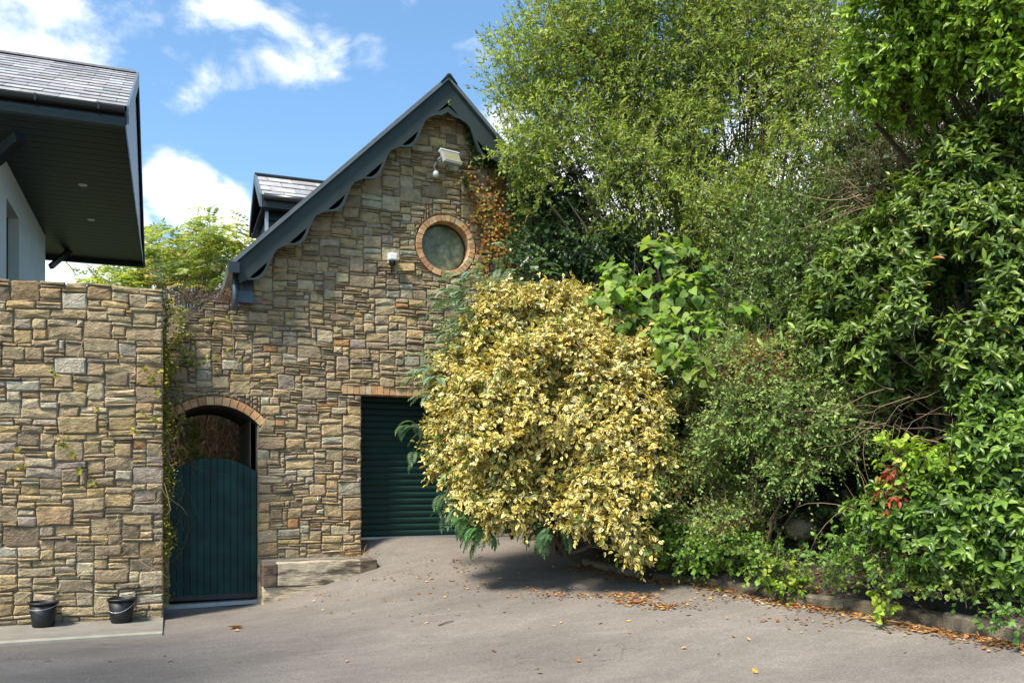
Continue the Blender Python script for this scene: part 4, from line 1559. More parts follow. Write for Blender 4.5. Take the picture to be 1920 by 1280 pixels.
def foliage(name, bl, n, label, cat, leaf=T_OVAL, mat='leaf', L=(.07, .1), W=.5, per=8, shoot=.25, spread=1.0, up=.4, out=.8, rnd=.5, droop=.1,
            cols=None, colw=None, gap=None, thr=-9, rmin=.6, singles=0, rosette=False, root=None, nbranch=24, brad=.03, brcol=(1, 1, 1), twigs=True, seed=1,
            flat=.5, clip=True, group=None, front=.25, leafname='leaf', jit=.15, patch=None, group_leaves=True, existing=None, normal_out=.5, twr=.0022):
    rng = np.random.default_rng(seed)
    C, Rr = blobs3(bl)
    S, O, K = sample_blobs(C, Rr, n, rng, rmin, front=front)
    if gap:
        keep = wob(S, gap, seed + 3, 8) > thr
        S, O, K = S[keep], O[keep], K[keep]
    # undulate surface so clumps stand in front of hollows
    S = S + O * (.10 * wob(S, 2.6, seed + 9) * Rr.mean())[:, None] * jit * 4
    if root is None:
        c = C.mean(axis=0); root = (c[0], c[1], C[:, 2].min() - .3)
    if existing is None:
        t = empty(name, root, label, cat, group)
    else: t = existing
    n = len(S)
    dirn = unit(O * out + UZ * up + rng.normal(size=(n, 3)) * rnd)
    SL_ = shoot * rng.uniform(.6, 1.3, n) * np.where(rng.random(n) < .07, 1.8, 1)
    palette = np.array(cols) * LEAF_GAIN; pw = np.array(colw) / sum(colw) if colw else None
    shootc = palette[rng.choice(len(palette), n, p=pw)]
    P = []; D = []; N_ = []; LL = []; CC = []
    perp1 = unit(np.cross(dirn, UZ + rng.normal(size=(n, 3)) * .1)); perp2 = np.cross(dirn, perp1)
    for k in range(per):
        tt = (.55 + .45 * (k / per)) if rosette else ((k + .7) / per)
        az = k * 2.39996 + rng.uniform(0, 6.28, n) * (.25 if rosette else 1)
        pr = perp1 * np.cos(az)[:, None] + perp2 * np.sin(az)[:, None]
        pos = S + dirn * (SL_ * tt)[:, None] - UZ * (droop * SL_ * tt * tt)[:, None]
        ang = spread * rng.uniform(.7, 1.2, n)
        if k == per - 1: ang = ang * .3
        d = unit(dirn * np.cos(ang)[:, None] + pr * np.sin(ang)[:, None] - UZ * droop)
        nn = unit(dirn * .5 * (1 if rosette else .3) + UZ * flat + O * normal_out + rng.normal(size=(n, 3)) * .35)
        P.append(pos); D.append(d); N_.append(nn)
        LL.append(rng.uniform(L[0] * .8, L[1], n) * (.75 if k == per - 1 else 1))
        c = np.where((rng.random(n) < .25)[:, None], palette[rng.choice(len(palette), n, p=pw)], shootc)
        CC.append(c * rng.uniform(.8, 1.2, (n, 1)))
    P = np.concatenate(P); D = np.concatenate(D); N_ = np.concatenate(N_); LL = np.concatenate(LL); CC = np.concatenate(CC)
    if patch is not None: CC = patch(P, CC, rng)
    keep = above_ground(P)
    if clip: keep &= in_front_of_building(P) & in_front_of_building(P + D * LL[:, None])
    P, D, N_, LL, CC = P[keep], D[keep], N_[keep], LL[keep], CC[keep]
    WW = W * rng.uniform(.85, 1.15, len(P))
    if singles:
        sc_ = np.zeros(len(P))
        dep = P @ FY
        r_ = (P @ RX) / dep; u_ = (P[:, 2] - EZ) / dep
        vis = (np.abs(r_) < .58) & (u_ < .53) & (u_ > -.236)
        tocam = unit(np.array([0, 0, EZ]) - P)
        _, _, z_ = frames(D, N_)
        sc_ = (LL / dep) ** 1 * (.3 + np.abs((z_ * tocam).sum(1))) * vis
        # how near the front surface of its own plant: compare with coarse image cells
        cell = (np.floor(r_ * 90).astype(int) * 10000 + np.floor(u_ * 90).astype(int))
        order = np.lexsort((dep, cell))
        first = np.ones(len(P), bool); cs = cell[order]
        first[1:] = cs[1:] != cs[:-1]
        fr = np.zeros(len(P), bool); fr[order[first]] = True
        sc_ = sc_ * np.where(fr, 1, .01)
        idx = np.argsort(sc_)[::-1][:singles]
        sel = np.zeros(len(P), bool); sel[idx] = True
        leaf_singles(P[sel], D[sel], N_[sel], LL[sel], WW[sel], CC[sel], leaf, M[mat], t, leafname)
        inv = ~sel
        leafmesh('foliage', P[inv], D[inv], N_[inv], LL[inv], WW[inv], CC[inv], leaf, M[mat], t)
    else:
        leafmesh('foliage', P, D, N_, LL, WW, CC, leaf, M[mat], t)
    # twigs: one thin three sided sliver each
    if twigs:
        sel = above_ground(S) & (in_front_of_building(S) & in_front_of_building(S + dirn * SL_[:, None]) if clip else True)
        s0, s1 = S[sel] - dirn[sel] * .05, S[sel] + dirn[sel] * SL_[sel, None]
        p1, p2 = perp1[sel], perp2[sel]
        m = len(s0); r_ = twr
        V = np.stack([s0 + p1 * r_ * 1.6, s0 - p1 * r_ * .8 + p2 * r_ * 1.3, s0 - p1 * r_ * .8 - p2 * r_ * 1.3, s1 + p1 * r_ * .4, s1 - p1 * r_ * .4], 1).reshape(-1, 3)
        F = (np.array([(0, 1, 3), (1, 4, 3), (1, 2, 4), (2, 0, 4), (0, 3, 4)])[None] + (np.arange(m) * 5)[:, None, None]).reshape(-1, 3)
        col = np.tile(np.array(brcol, float), (len(V), 1))
        o = fastmesh('twigs', V, F, M['bark'], t, col=col); o['kind'] = 'stuff'
    # limbs
    if nbranch:
        mb = MB()
        rt = Vector(root)
        cc = [Vector(c) for c in C]
        limb = {}
        for j, c in enumerate(cc):
            a0 = rt + Vector((rng.uniform(-.15, .15), rng.uniform(-.15, .15), 0))
            mid = a0.lerp(c, .5) + Vector((rng.uniform(-.15, .15), rng.uniform(-.1, .2), .12 * (c - a0).length))
            pts = []
            for s_ in np.linspace(0, 1, 10):
                q = a0.lerp(mid, s_).lerp(mid.lerp(c, s_), s_)
                if 0 < s_ < 1: q += Vector(rng.normal(0, .03, 3))
                pts.append(q)
            limb[j] = pts
            if clip and not in_front_of_building(np.array([tuple(q) for q in pts]), .05).all(): continue
            mb.tube(pts, [brad * (1 - .8 * s_) for s_ in np.linspace(0, 1, 10)], 6, brcol, cap=False)
        idx = rng.choice(len(S), min(nbranch, len(S)), replace=False)
        for i in idx:
            tgt = Vector(S[i]); lp = limb[K[i]]
            a0 = lp[rng.integers(5, 10)]
            mid = a0.lerp(tgt, .5) + Vector(rng.normal(0, .06, 3))
            pts = []
            for s_ in np.linspace(0, 1, 7):
                q = a0.lerp(mid, s_).lerp(mid.lerp(tgt, s_), s_)
                if 0 < s_ < 1: q += Vector(rng.normal(0, .012, 3))
                pts.append(q)
            if clip and not in_front_of_building(np.array([tuple(q) for q in pts]), .05).all(): continue
            r0 = min(brad * .3, .016)
            mb.tube(pts, [r0 * (1 - .8 * s_) for s_ in np.linspace(0, 1, 7)], 4, brcol, cap=False)
        if mb.v:
            mb.build('branches', M['bark'], t)
    return t


G = lambda *c: np.array(c)
# 1 variegated shrub -------------------------------------------------------
def pv(P, C, rng):
    return C


foliage('variegated_shrub',
        [(855, 700, 10.7, 45, 45), (848, 780, 10.6, 44, 50), (856, 860, 10.5, 44, 50), (905, 635, 11.0, 52, 50), (905, 750, 10.3, 65, 60), (895, 925, 10.3, 42, 52), (932, 835, 10.1, 65, 60), (950, 940, 10.1, 50, 42),
         (958, 595, 11.1, 66, 48), (985, 690, 10.4, 75, 60), (1040, 585, 11.1, 56, 42), (1065, 675, 10.4, 68, 55), (1022, 775, 10.1, 66, 48), (1105, 640, 10.8, 56, 44), (1132, 720, 10.3, 60, 55), (1112, 805, 10.1, 58, 46),
         (1190, 690, 10.5, 48, 42), (1202, 770, 10.1, 55, 50), (1245, 750, 10.3, 32, 38), (1195, 850, 10.0, 60, 48), (1240, 885, 10.1, 33, 45), (1135, 905, 9.9, 58, 42), (1100, 960, 9.8, 48, 34), (1180, 955, 9.8, 55, 38),
         (1192, 1020, 9.8, 32, 22), (1015, 880, 10.45, 60, 48), (1050, 760, 11.0, 130, 120, .5), (930, 560, 11.3, 35, 28), (1080, 575, 11.2, 30, 26)],
        8200, 'big golden variegated shrub with cream edged leaves in front of the garage door', 'shrub', T_OVAL, 'leaf_var', L=(.056, .088), W=.58, per=8, shoot=.20,
        spread=.95, up=.25, out=.8, rnd=.45, droop=.25, cols=[(.51, .385, .15), (.55, .44, .25), (.47, .33, .10), (.54, .45, .33), (.24, .26, .09), (.13, .17, .06)], colw=[5, 4, 3, 2.5, 1.0, .6],
        gap=3.6, thr=-1.0, jit=.5, rmin=.45, singles=290, root=tuple(onD(1060, 1040, 10.9)), nbranch=90, brad=.03, seed=44, front=.35, flat=.6)

# 2 pinnate leaved sapling --------------------------------------------------
def fronds(name, spots, label, cat, cols, Lf=(.28, .4), leafl=.05, pairs=9, seed=0, root=None, mat='leaf', droop=.5, wr=.42, group=None):
    rng = np.random.default_rng(seed)
    P = []; D = []; N_ = []; LL = []; CC = []
    if root is None: root = onD(*spots[0][:3])
    t = empty(name, tuple(root), label, cat, group)
    mb = MB()
    for (px, py, dep, nf, sp, dirx) in spots:
        c = Vector(onD(px, py, dep))
        for f in range(nf):
            base = np.array(c) + (rng.normal(size=3) * sp * .35)
            a = rng.uniform(-1, 1)
            d0 = unit(RX * (dirx + rng.normal() * .5) + FY * rng.normal() * .5 - FY * .25 + UZ * rng.uniform(-.1, .7))
            Lr = rng.uniform(*Lf)
            q = base.copy(); d = d0.copy(); path = [base.copy()]
            side = unit(np.cross(d0, UZ))
            cl = np.array(cols[rng.integers(len(cols))]) * rng.uniform(.8, 1.2)
            for k in range(pairs):
                q = q + d * Lr / pairs; d = unit(d - UZ * droop * .28)
                path.append(q.copy())
                s = np.sin(math.pi * (k + 1.2) / (pairs + 1.6)) * .6 + .45
                for sg in (-1, 1):
                    P.append(q.copy()); D.append(unit(side * sg + d * .45 - UZ * .12)); N_.append(unit(np.cross(side, d) * -1 + UZ * .6 + rng.normal(size=3) * .15)); LL.append(leafl * s); CC.append(cl)
            P.append(q); D.append(d); N_.append(unit(UZ + .1)); LL.append(leafl); CC.append(cl)
            mb.tube([Vector(p) for p in path], .0022, 3, (.9, 1.1, .6), cap=False)
        mb.tube([Vector(root), Vector(root).lerp(c, .5) + Vector((0, 0, .1)), c], [.02, .012, .005], 4, cap=False)
    P, D, N_, LL, CC = map(np.array, (P, D, N_, LL, CC))
    keep = above_ground(P) & in_front_of_building(P, .03)
    leafmesh('foliage', P[keep], D[keep], N_[keep], LL[keep], np.full(keep.sum(), wr), CC[keep], T_SMALL, M[mat], t)
    mb.build('stems', M['bark'], t)
    return t


fronds('pinnate_shrub', [(880, 540, 11.0, 22, .35, -.8), (885, 590, 10.9, 24, .35, -.9), (870, 640, 10.8, 20, .3, -.9), (825, 690, 10.6, 16, .28, -.9), (860, 565, 11.1, 14, .3, -.8), (940, 530, 11.2, 18, .4, -.2), (815, 720, 10.6, 12, .25, -.6), (1000, 515, 11.3, 10, .4, .2)],
       'feathery blue green shrub reaching up the wall behind the golden shrub', 'shrub', [(.20, .30, .18), (.25, .34, .20), (.14, .24, .15)], Lf=(.22, .36), leafl=.065, seed=3, root=onD(960, 1010, 11.2))
fronds('pinnate_sapling', [(770, 800, 10.9, 5, .16, -.8), (800, 815, 10.8, 6, .18, -.6), (790, 840, 10.9, 5, .15, -.3), (835, 935, 10.6, 5, .14, -.3), (850, 955, 10.6, 5, .12, -.5)],
       'small feathery leaved branches poking out over the roller door', 'sapling', [(.09, .18, .08), (.13, .22, .10), (.08, .15, .075)], Lf=(.2, .3), leafl=.075, seed=5, root=onD(930, 1000, 10.9), droop=.9)
fronds('pinnate_seedling', [(893, 985, 10.2, 12, .16, -.5), (905, 1000, 10.2, 8, .12, 0), (880, 960, 10.3, 6, .12, -.6)], 'bright green ferny seedling drooping onto the asphalt below the golden shrub', 'seedling', [(.12, .28, .09), (.15, .30, .11)], Lf=(.2, .3), leafl=.08, seed=6, root=onD(930, 1000, 10.6), droop=1.1)
fronds('pinnate_seedling', [(1035, 1000, 10.0, 13, .16, -.2), (1000, 985, 10.2, 9, .14, -.3)], 'shaded ferny seedling under the middle of the golden shrub', 'seedling', [(.09, .19, .07), (.07, .15, .06)], Lf=(.2, .3), leafl=.075, seed=7, root=onD(1040, 1040, 10.5), droop=1.1)

# 3 airy willow -------------------------------------------------------------
W_COLS = [(.15, .195, .045), (.20, .24, .06), (.10, .145, .035), (.25, .27, .09), (.15, .20, .07), (.26, .22, .06), (.30, .33, .14)]  # the palest tone paints in bright highlights on some leaves
foliage('willow_tree',
        [(985, 150, 12.4, 70, 90), (1060, 70, 12.6, 100, 110), (1190, 30, 12.8, 130, 130), (1150, 190, 12.8, 130, 110), (1040, 260, 12.2, 95, 85), (1160, 330, 12.4, 120, 90), (1290, 130, 13, 150, 140),
         (1290, 290, 12.6, 130, 100), (1420, 60, 12.6, 150, 130), (1430, 230, 12.4, 130, 130), (1210, 420, 12.2, 120, 60), (1350, 400, 12.0, 120, 80), (1060, 370, 11.9, 85, 60), (1540, 130, 12.2, 110, 130), (970, 290, 11.7, 45, 40), (1120, -60, 12.8, 140, 90), (1350, -60, 13, 200, 90), (1500, 330, 11.9, 110, 100)],
        19000, 'tall airy willow with small olive green leaves right of the gable', 'tree', T_NARROW, 'leaf_thin', L=(.058, .088), W=.37, per=9, shoot=.27, spread=.9, up=.28, out=.6, rnd=.65, droop=.08,
        cols=W_COLS, colw=[5, 4, 2.5, 2, 2, .6, 2], gap=3.4, thr=-.75, rmin=.15, root=tuple(onD(1340, 1000, 12.6)), nbranch=240, brad=.05, brcol=(1.0, .95, .85), seed=8, front=0, flat=.35)

# mid green bushy growth at the willow's foot --------------------------------
foliage('privet_bush',
        [(1480, 440, 11.3, 120, 90), (1430, 540, 10.9, 110, 90), (1530, 520, 10.6, 110, 110), (1440, 600, 10.6, 70, 60), (1560, 400, 11.2, 90, 80), (1580, 300, 11.6, 80, 70), (1450, 640, 10.4, 110, 70), (1390, 450, 11.6, 60, 50)],
        3800, 'mid green bushy privet between willow and laurel', 'shrub', T_SMALL, 'leaf_gloss', L=(.045, .07), W=.5, per=9, shoot=.24, spread=.9, up=.35, out=.6, rnd=.5, droop=.15,
        cols=[(.065, .115, .025), (.09, .145, .03), (.045, .085, .02), (.12, .16, .04)], gap=3.0, thr=-.9, rmin=.35, root=tuple(onD(1470, 900, 11)), nbranch=50, brad=.035, seed=12)

# ivy mass on the gable right ------------------------------------------------
foliage('ivy_mass',
        [(1030, 420, 12.6, 60, 60, .45), (1090, 470, 12.3, 80, 60, .6), (1010, 490, 12.2, 60, 50, .4), (1060, 370, 12.7, 50, 50, .4), (1150, 470, 12.2, 60, 40), (985, 360, 12.4, 30, 35, .3), (985, 320, 12.3, 25, 25, .3)],
        2600, 'dark ivy smothering the right side of the gable', 'ivy', T_SMALL, 'leaf_gloss', L=(.05, .075), W=.8, per=6, shoot=.16, spread=1.1, up=.1, out=.7, rnd=.5, droop=.3,
        cols=[(.022, .05, .018), (.035, .07, .02), (.055, .095, .025), (.015, .035, .015)], gap=3, thr=-1.3, rmin=.3, root=tuple(onD(1080, 1000, 12.6)), nbranch=20, brad=.02, seed=15, clip=True)

# 4 knotweed -----------------------------------------------------------------
def knotweed():
    rng = np.random.default_rng(31)
    root = onD(1250, 900, 11.3)
    t = empty('knotweed_clump', tuple(root), 'clump of big heart shaped bright green leaves behind the golden shrub', 'plant')
    heads = [((1260, 720, 11.4), (1105, 560, 11.0)), ((1270, 720, 11.4), (1150, 500, 11.3)), ((1280, 720, 11.4), (1180, 590, 10.9)), ((1290, 720, 11.4), (1240, 590, 10.9)), ((1300, 700, 11.4), (1245, 470, 11.3)),
             ((1310, 700, 11.4), (1330, 500, 11.2)), ((1330, 800, 11.2), (1230, 640, 10.6)), ((1340, 800, 11.2), (1280, 630, 10.6)), ((1350, 800, 11.2), (1340, 600, 10.7)), ((1350, 800, 11.1), (1380, 620, 10.6)),
             ((1350, 800, 11.1), (1300, 690, 10.4)), ((1360, 800, 11.1), (1360, 670, 10.4)), ((1270, 720, 11.4), (1120, 600, 10.9)), ((1280, 740, 11.5), (1200, 530, 11.4)), ((1300, 740, 11.5), (1290, 560, 11.4)), ((1330, 760, 11.2), (1250, 680, 10.4)), ((1330, 760, 11.2), (1330, 650, 10.5)),
             ((1300, 740, 11.5), (1320, 560, 11.5)), ((1340, 800, 11.1), (1290, 665, 10.45))]
    heads = [(a, (b[0], b[1], b[2] - .35)) for a, b in heads]
    mb = MB(); P = []; D = []; N_ = []; LL = []; CC = []
    for (a, b) in heads:
        a, b = np.array(onD(*a)), np.array(onD(*b))
        top = (a + b) / 2 + UZ * .45
        prev = a; pts = [Vector(a)]
        m = 18
        for k in range(1, m + 1):
            s = k / m
            q = (1 - s) ** 2 * a + 2 * s * (1 - s) * top + s * s * b
            pts.append(Vector(q))
            if s > .25:
                for rep in range(2 if len(P) < 290 else 0):
                    d = unit(q - prev)
                    side = unit(np.cross(d, UZ)) * (1 if (k + rep) % 2 else -1)
                    dd = unit(side * .8 + d * .3 - UZ * .55 + rng.normal(size=3) * .2)
                    P.append(q); D.append(dd); N_.append(unit(UZ * .7 - FY * .65 + rng.normal(size=3) * .28)); LL.append(rng.uniform(.12, .175)); CC.append(np.array([(.16, .27, .06), (.20, .31, .075), (.11, .20, .04), (.24, .30, .08)][rng.integers(4)]) * rng.uniform(.75, 1.15))
            prev = q
        mb.tube(pts, [.009 - .0004 * i for i in range(len(pts))], 5, (1.3, 1.0, .7), cap=False)
    P, D, N_, LL, CC = map(np.array, (P, D, N_, LL, CC))
    leaf_singles(P, D, N_, LL, np.full(len(P), .85), CC, T_HEART, M['leaf'], t)
    mb.build('stems', M['bark'], t)

    return t


kw = knotweed()
foliage('knotweed_clump', [(1140, 560, 10.9, 42, 35, .3), (1190, 610, 10.7, 45, 35, .3), (1175, 520, 11.1, 50, 30, .3), (1235, 560, 11.0, 50, 40, .3), (1300, 540, 10.9, 60, 40, .3), (1270, 640, 10.3, 50, 32, .3), (1325, 640, 10.1, 55, 38, .3), (1300, 690, 10.0, 40, 25, .25), (1370, 610, 10.1, 35, 30, .25), (1250, 490, 11.3, 60, 25, .3)],
        130, '', '', T_HEART, 'leaf_thin', L=(.12, .17), W=.85, per=5, shoot=.4, spread=.9, up=.2, out=.5, rnd=.5, droop=.7, flat=.8, normal_out=.9, front=.5, rmin=.3,
        cols=[(.12, .19, .045), (.17, .25, .06), (.08, .14, .03), (.20, .24, .07)], singles=0, nbranch=0, seed=32, existing=kw, root=(0, 0, 0))

def accent(P, C, rng):
    w = rng.random(len(P)) < .005
    C = C.copy(); C[w] = np.array([(.50, .30, .03), (.40, .16, .03), (.45, .38, .06)])[rng.integers(0, 3, w.sum())]
    return C


# 5 laurel / rhododendron right ------------------------------------------------
RH = [(.070, .108, .022), (.105, .15, .030), (.046, .076, .017), (.15, .20, .045), (.078, .12, .038)]
foliage('rhododendron',
        [(1850, 330, 8.6, 110, 90), (1770, 440, 8.7, 130, 100), (1880, 470, 8.3, 120, 110), (1650, 530, 9.1, 110, 90), (1780, 590, 8.5, 140, 100), (1600, 620, 9.3, 100, 80), (1700, 650, 8.8, 120, 80), (1870, 650, 8.2, 110, 90), (1890, 730, 8.1, 70, 50), (1905, 530, 8.05, 60, 60), (1860, 590, 8.2, 60, 60), (1800, 690, 8.5, 70, 45), (1680, 450, 9.6, 70, 60), (1530, 660, 9.5, 80, 50), (1890, 560, 8.2, 90, 90)],
        6600, 'large glossy rhododendron with whorled leaves at the right', 'shrub', T_OVAL, 'leaf_gloss', L=(.078, .122), W=.36, per=9, shoot=.16, spread=1.15, up=.5, out=.6, rnd=.4, droop=.2,
        cols=RH, patch=accent, colw=[5, 4, 2, 2, 2], rosette=True, gap=2.8, thr=-1.05, rmin=.4, singles=280, root=tuple(onD(1830, 950, 9)), nbranch=90, brad=.04, brcol=(.9, .8, .7), seed=17, front=.3)
foliage('cherry_laurel',
        [(1740, 950, 8.1, 110, 45), (1840, 960, 7.8, 100, 60), (1880, 850, 7.8, 80, 90), (1880, 760, 8.0, 70, 70), (1790, 1000, 7.8, 90, 40), (1660, 965, 8.3, 60, 35), (1900, 1010, 7.5, 60, 60)],
        1900, 'low glossy laurel hanging over the timber edging at right', 'shrub', T_OVAL, 'leaf_gloss', L=(.07, .115), W=.42, per=8, shoot=.15, spread=1.1, up=.3, out=.7, rnd=.4, droop=.3,
        cols=[(.06, .105, .02), (.095, .155, .03), (.04, .075, .016), (.12, .18, .035)], rosette=True, gap=3.5, thr=-.7, rmin=.5, singles=260, root=tuple(onD(1860, 1090, 8.2)), nbranch=40, brad=.02, seed=19, front=.4)

# 6 overhanging tree top right -------------------------------------------------
foliage('evergreen_tree',
        [(1680, 60, 8.6, 95, 80), (1780, 20, 8.3, 120, 90), (1890, 40, 8.0, 110, 100), (1660, 150, 8.8, 75, 55), (1750, 110, 8.5, 90, 60), (1700, 200, 8.9, 60, 40), (1840, -60, 8.2, 200, 80), (1950, 130, 7.9, 70, 90), (1640, 230, 9.2, 45, 40)],
        3600, 'bright green evergreen tree overhanging from the top right corner', 'tree', T_OVAL, 'leaf_gloss', L=(.065, .10), W=.42, per=9, shoot=.22, spread=.95, up=.4, out=.6, rnd=.45, droop=.2,
        cols=[(.13, .20, .022), (.17, .25, .03), (.09, .15, .02), (.21, .29, .04)], patch=accent, colw=[5, 4, 2, 1], gap=3.0, thr=-.8, rmin=.5, singles=280, root=tuple(onD(2080, 900, 10.2)), nbranch=70, brad=.10, brcol=(.8, .72, .6), seed=23, front=.3)
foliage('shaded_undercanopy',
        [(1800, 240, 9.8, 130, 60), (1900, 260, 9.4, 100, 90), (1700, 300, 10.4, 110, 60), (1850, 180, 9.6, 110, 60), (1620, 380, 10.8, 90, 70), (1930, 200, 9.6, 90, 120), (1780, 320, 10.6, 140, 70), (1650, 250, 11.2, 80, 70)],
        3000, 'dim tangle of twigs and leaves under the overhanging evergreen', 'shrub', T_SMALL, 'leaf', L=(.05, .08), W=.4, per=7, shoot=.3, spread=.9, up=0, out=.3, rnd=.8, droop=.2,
        cols=[(.035, .055, .015), (.05, .075, .02), (.07, .06, .03)], rmin=.1, root=tuple(onD(1850, 700, 10.6)), nbranch=110, brad=.035, brcol=(.9, .75, .6), seed=27, front=0, twr=.003)  # dark leaf colours carry the shade below the evergreen

# 7 fine leaved shrub mid right ---------------------------------------------------
def p7(P, C, rng):
    C = C.copy()
    for (px, py, dep, r, f) in ((1450, 680, 9.5, .38, .5), (1400, 690, 9.5, .3, .35), (1330, 700, 9.8, .22, .25), (1360, 1000, 9.5, .4, .15)):
        w = (np.linalg.norm(P - np.array(onD(px, py, dep)), axis=1) < r) & (rng.random(len(P)) < f)
        C[w] = np.array([(.42, .20, .05), (.34, .26, .06), (.48, .30, .10)])[rng.integers(0, 3, w.sum())] * rng.uniform(.7, 1.1, (w.sum(), 1))
    return C


foliage('cotoneaster_shrub',
        [(1430, 700, 9.7, 120, 60), (1380, 760, 9.9, 65, 50), (1390, 800, 9.7, 110, 80), (1500, 780, 9.3, 110, 70), (1560, 700, 9.3, 80, 50), (1330, 850, 9.9, 80, 70), (1420, 900, 9.5, 110, 60), (1500, 880, 9.3, 80, 60), (1400, 970, 9.4, 110, 45), (1320, 930, 9.8, 80, 60), (1590, 800, 9.1, 60, 60), (1480, 960, 9.3, 70, 40), (1290, 790, 10.1, 50, 70)],
        6800, 'small leaved green shrub with arching twigs right of the golden shrub', 'shrub', T_SMALL, 'leaf', L=(.034, .056), W=.55, per=10, shoot=.26, spread=1.0, up=.35, out=.6, rnd=.5, droop=.35,
        cols=[(.115, .175, .055), (.155, .22, .075), (.07, .12, .04), (.21, .26, .09)], gap=3.4, thr=-.35, rmin=.35, jit=.3, root=tuple(onD(1420, 1060, 9.9)), nbranch=90, brad=.02, seed=33, patch=p7, brcol=(1.3, 1, .8), front=.3)

# 8 dark hinterland that closes the view -------------------------------------------
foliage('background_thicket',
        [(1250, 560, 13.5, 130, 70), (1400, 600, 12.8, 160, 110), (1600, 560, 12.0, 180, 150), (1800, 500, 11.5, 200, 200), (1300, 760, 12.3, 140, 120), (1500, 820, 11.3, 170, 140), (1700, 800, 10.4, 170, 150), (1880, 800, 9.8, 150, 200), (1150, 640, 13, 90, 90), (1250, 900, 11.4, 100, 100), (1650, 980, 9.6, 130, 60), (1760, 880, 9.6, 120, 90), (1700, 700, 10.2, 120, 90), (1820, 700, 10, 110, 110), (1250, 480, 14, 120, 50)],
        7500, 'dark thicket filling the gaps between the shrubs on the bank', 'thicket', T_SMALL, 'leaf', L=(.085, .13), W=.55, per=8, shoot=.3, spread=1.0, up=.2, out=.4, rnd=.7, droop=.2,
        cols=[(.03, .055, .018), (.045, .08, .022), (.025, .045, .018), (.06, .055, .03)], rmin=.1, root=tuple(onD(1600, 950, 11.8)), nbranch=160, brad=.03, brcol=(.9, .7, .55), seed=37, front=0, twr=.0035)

# trees well behind the drive: hillside wood seen through gaps
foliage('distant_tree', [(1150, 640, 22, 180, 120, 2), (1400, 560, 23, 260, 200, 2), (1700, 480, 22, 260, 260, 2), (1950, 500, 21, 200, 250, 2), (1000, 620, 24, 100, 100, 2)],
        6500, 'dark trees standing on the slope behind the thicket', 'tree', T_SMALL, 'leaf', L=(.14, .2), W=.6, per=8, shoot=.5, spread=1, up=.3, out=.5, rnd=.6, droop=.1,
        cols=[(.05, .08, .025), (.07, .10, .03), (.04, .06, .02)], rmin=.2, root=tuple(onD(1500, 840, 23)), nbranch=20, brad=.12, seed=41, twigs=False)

# 9 ground cover and bramble along the kerb
foliage('bramble_patch', [(1200, 1010, 10.4, 60, 40, .3), (1260, 1030, 10.2, 60, 35, .3), (1320, 1040, 9.9, 60, 30, .3), (1230, 960, 10.6, 50, 50, .3), (1380, 1030, 9.7, 60, 30, .3), (1290, 985, 10.2, 60, 40, .3), (1430, 1060, 9.2, 30, 25, .2)],
        950, 'light green bramble and ivy trailing along the bank edge below the small leaved shrub', 'bramble', T_SMALL, 'leaf', L=(.05, .08), W=.75, per=6, shoot=.16, spread=1.1, up=.5, out=.5, rnd=.5, droop=.3,
        cols=[(.10, .185, .035), (.14, .23, .045), (.075, .14, .03), (.17, .23, .05)], rmin=.3, root=tuple(onD(1280, 1070, 10.2)), nbranch=12, brad=.008, seed=45)
YG = [(.20, .27, .035), (.24, .29, .04), (.15, .24, .035)]
foliage('bramble_sprig', [(1690, 855, 8.0, 45, 35, .15), (1740, 870, 7.9, 40, 30, .15), (1700, 900, 8.0, 25, 30, .12)], 90, 'yellow green bramble sprig above the red leaves', 'bramble', T_OVAL, 'leaf', L=(.06, .09), W=.7, per=5, shoot=.12, cols=YG, rmin=.1, root=tuple(onD(1700, 980, 8.4)), nbranch=6, brad=.005, seed=46, normal_out=1.0)
foliage('bramble_sprig', [(1652, 1125, 7.95, 22, 25, .1), (1650, 1150, 7.9, 12, 14, .06)], 22, 'bright yellow green bramble sprig hanging over the timber edging', 'bramble', T_OVAL, 'leaf', L=(.05, .075), W=.75, per=4, shoot=.07, cols=YG, rmin=.1, root=tuple(onD(1665, 1090, 8.3)), nbranch=4, brad=.004, seed=47, clip=False, normal_out=1.0)
foliage('bramble_sprig', [(1470, 1080, 8.95, 40, 30, .12), (1500, 1100, 8.9, 25, 20, .1)], 75, 'green bramble spilling beside the pale boulder', 'bramble', T_OVAL, 'leaf', L=(.045, .07), W=.75, per=5, shoot=.1, cols=[(.13, .2, .03), (.19, .22, .04)], rmin=.1, root=tuple(onD(1480, 1090, 9.2)), nbranch=4, brad=.004, seed=48)
foliage('bramble_sprig', [(1640, 1040, 8.2, 60, 35, .2), (1720, 1050, 8.0, 60, 30, .2), (1560, 1040, 8.6, 50, 35, .2)], 170, 'dim green bramble low on the bank below the laurel', 'bramble', T_OVAL, 'leaf', L=(.045, .07), W=.7, per=5, shoot=.14, cols=[(.08, .15, .03), (.12, .2, .035)], rmin=.1, root=tuple(onD(1640, 1090, 8.4)), nbranch=10, brad=.004, seed=49)
foliage('ground_ivy', [(1560, 1075, 8.45, 70, 22, .2), (1700, 1095, 7.9, 80, 22, .2), (1820, 1110, 7.5, 80, 25, .2), (1880, 1080, 7.5, 50, 25, .2), (1450, 1050, 9.1, 60, 25, .2), (1620, 1060, 8.3, 80, 25, .2), (1760, 1070, 7.9, 80, 25, .2)], 420, 'low dark ivy and seedlings creeping over the litter behind the edging', 'ivy', T_SMALL, 'leaf', L=(.035, .06), W=.75, per=6, shoot=.12, up=.6, cols=[(.06, .11, .03), (.09, .15, .03), (.14, .18, .04)], rmin=.1, root=tuple(onD(1700, 1110, 8.0)), nbranch=0, seed=52)
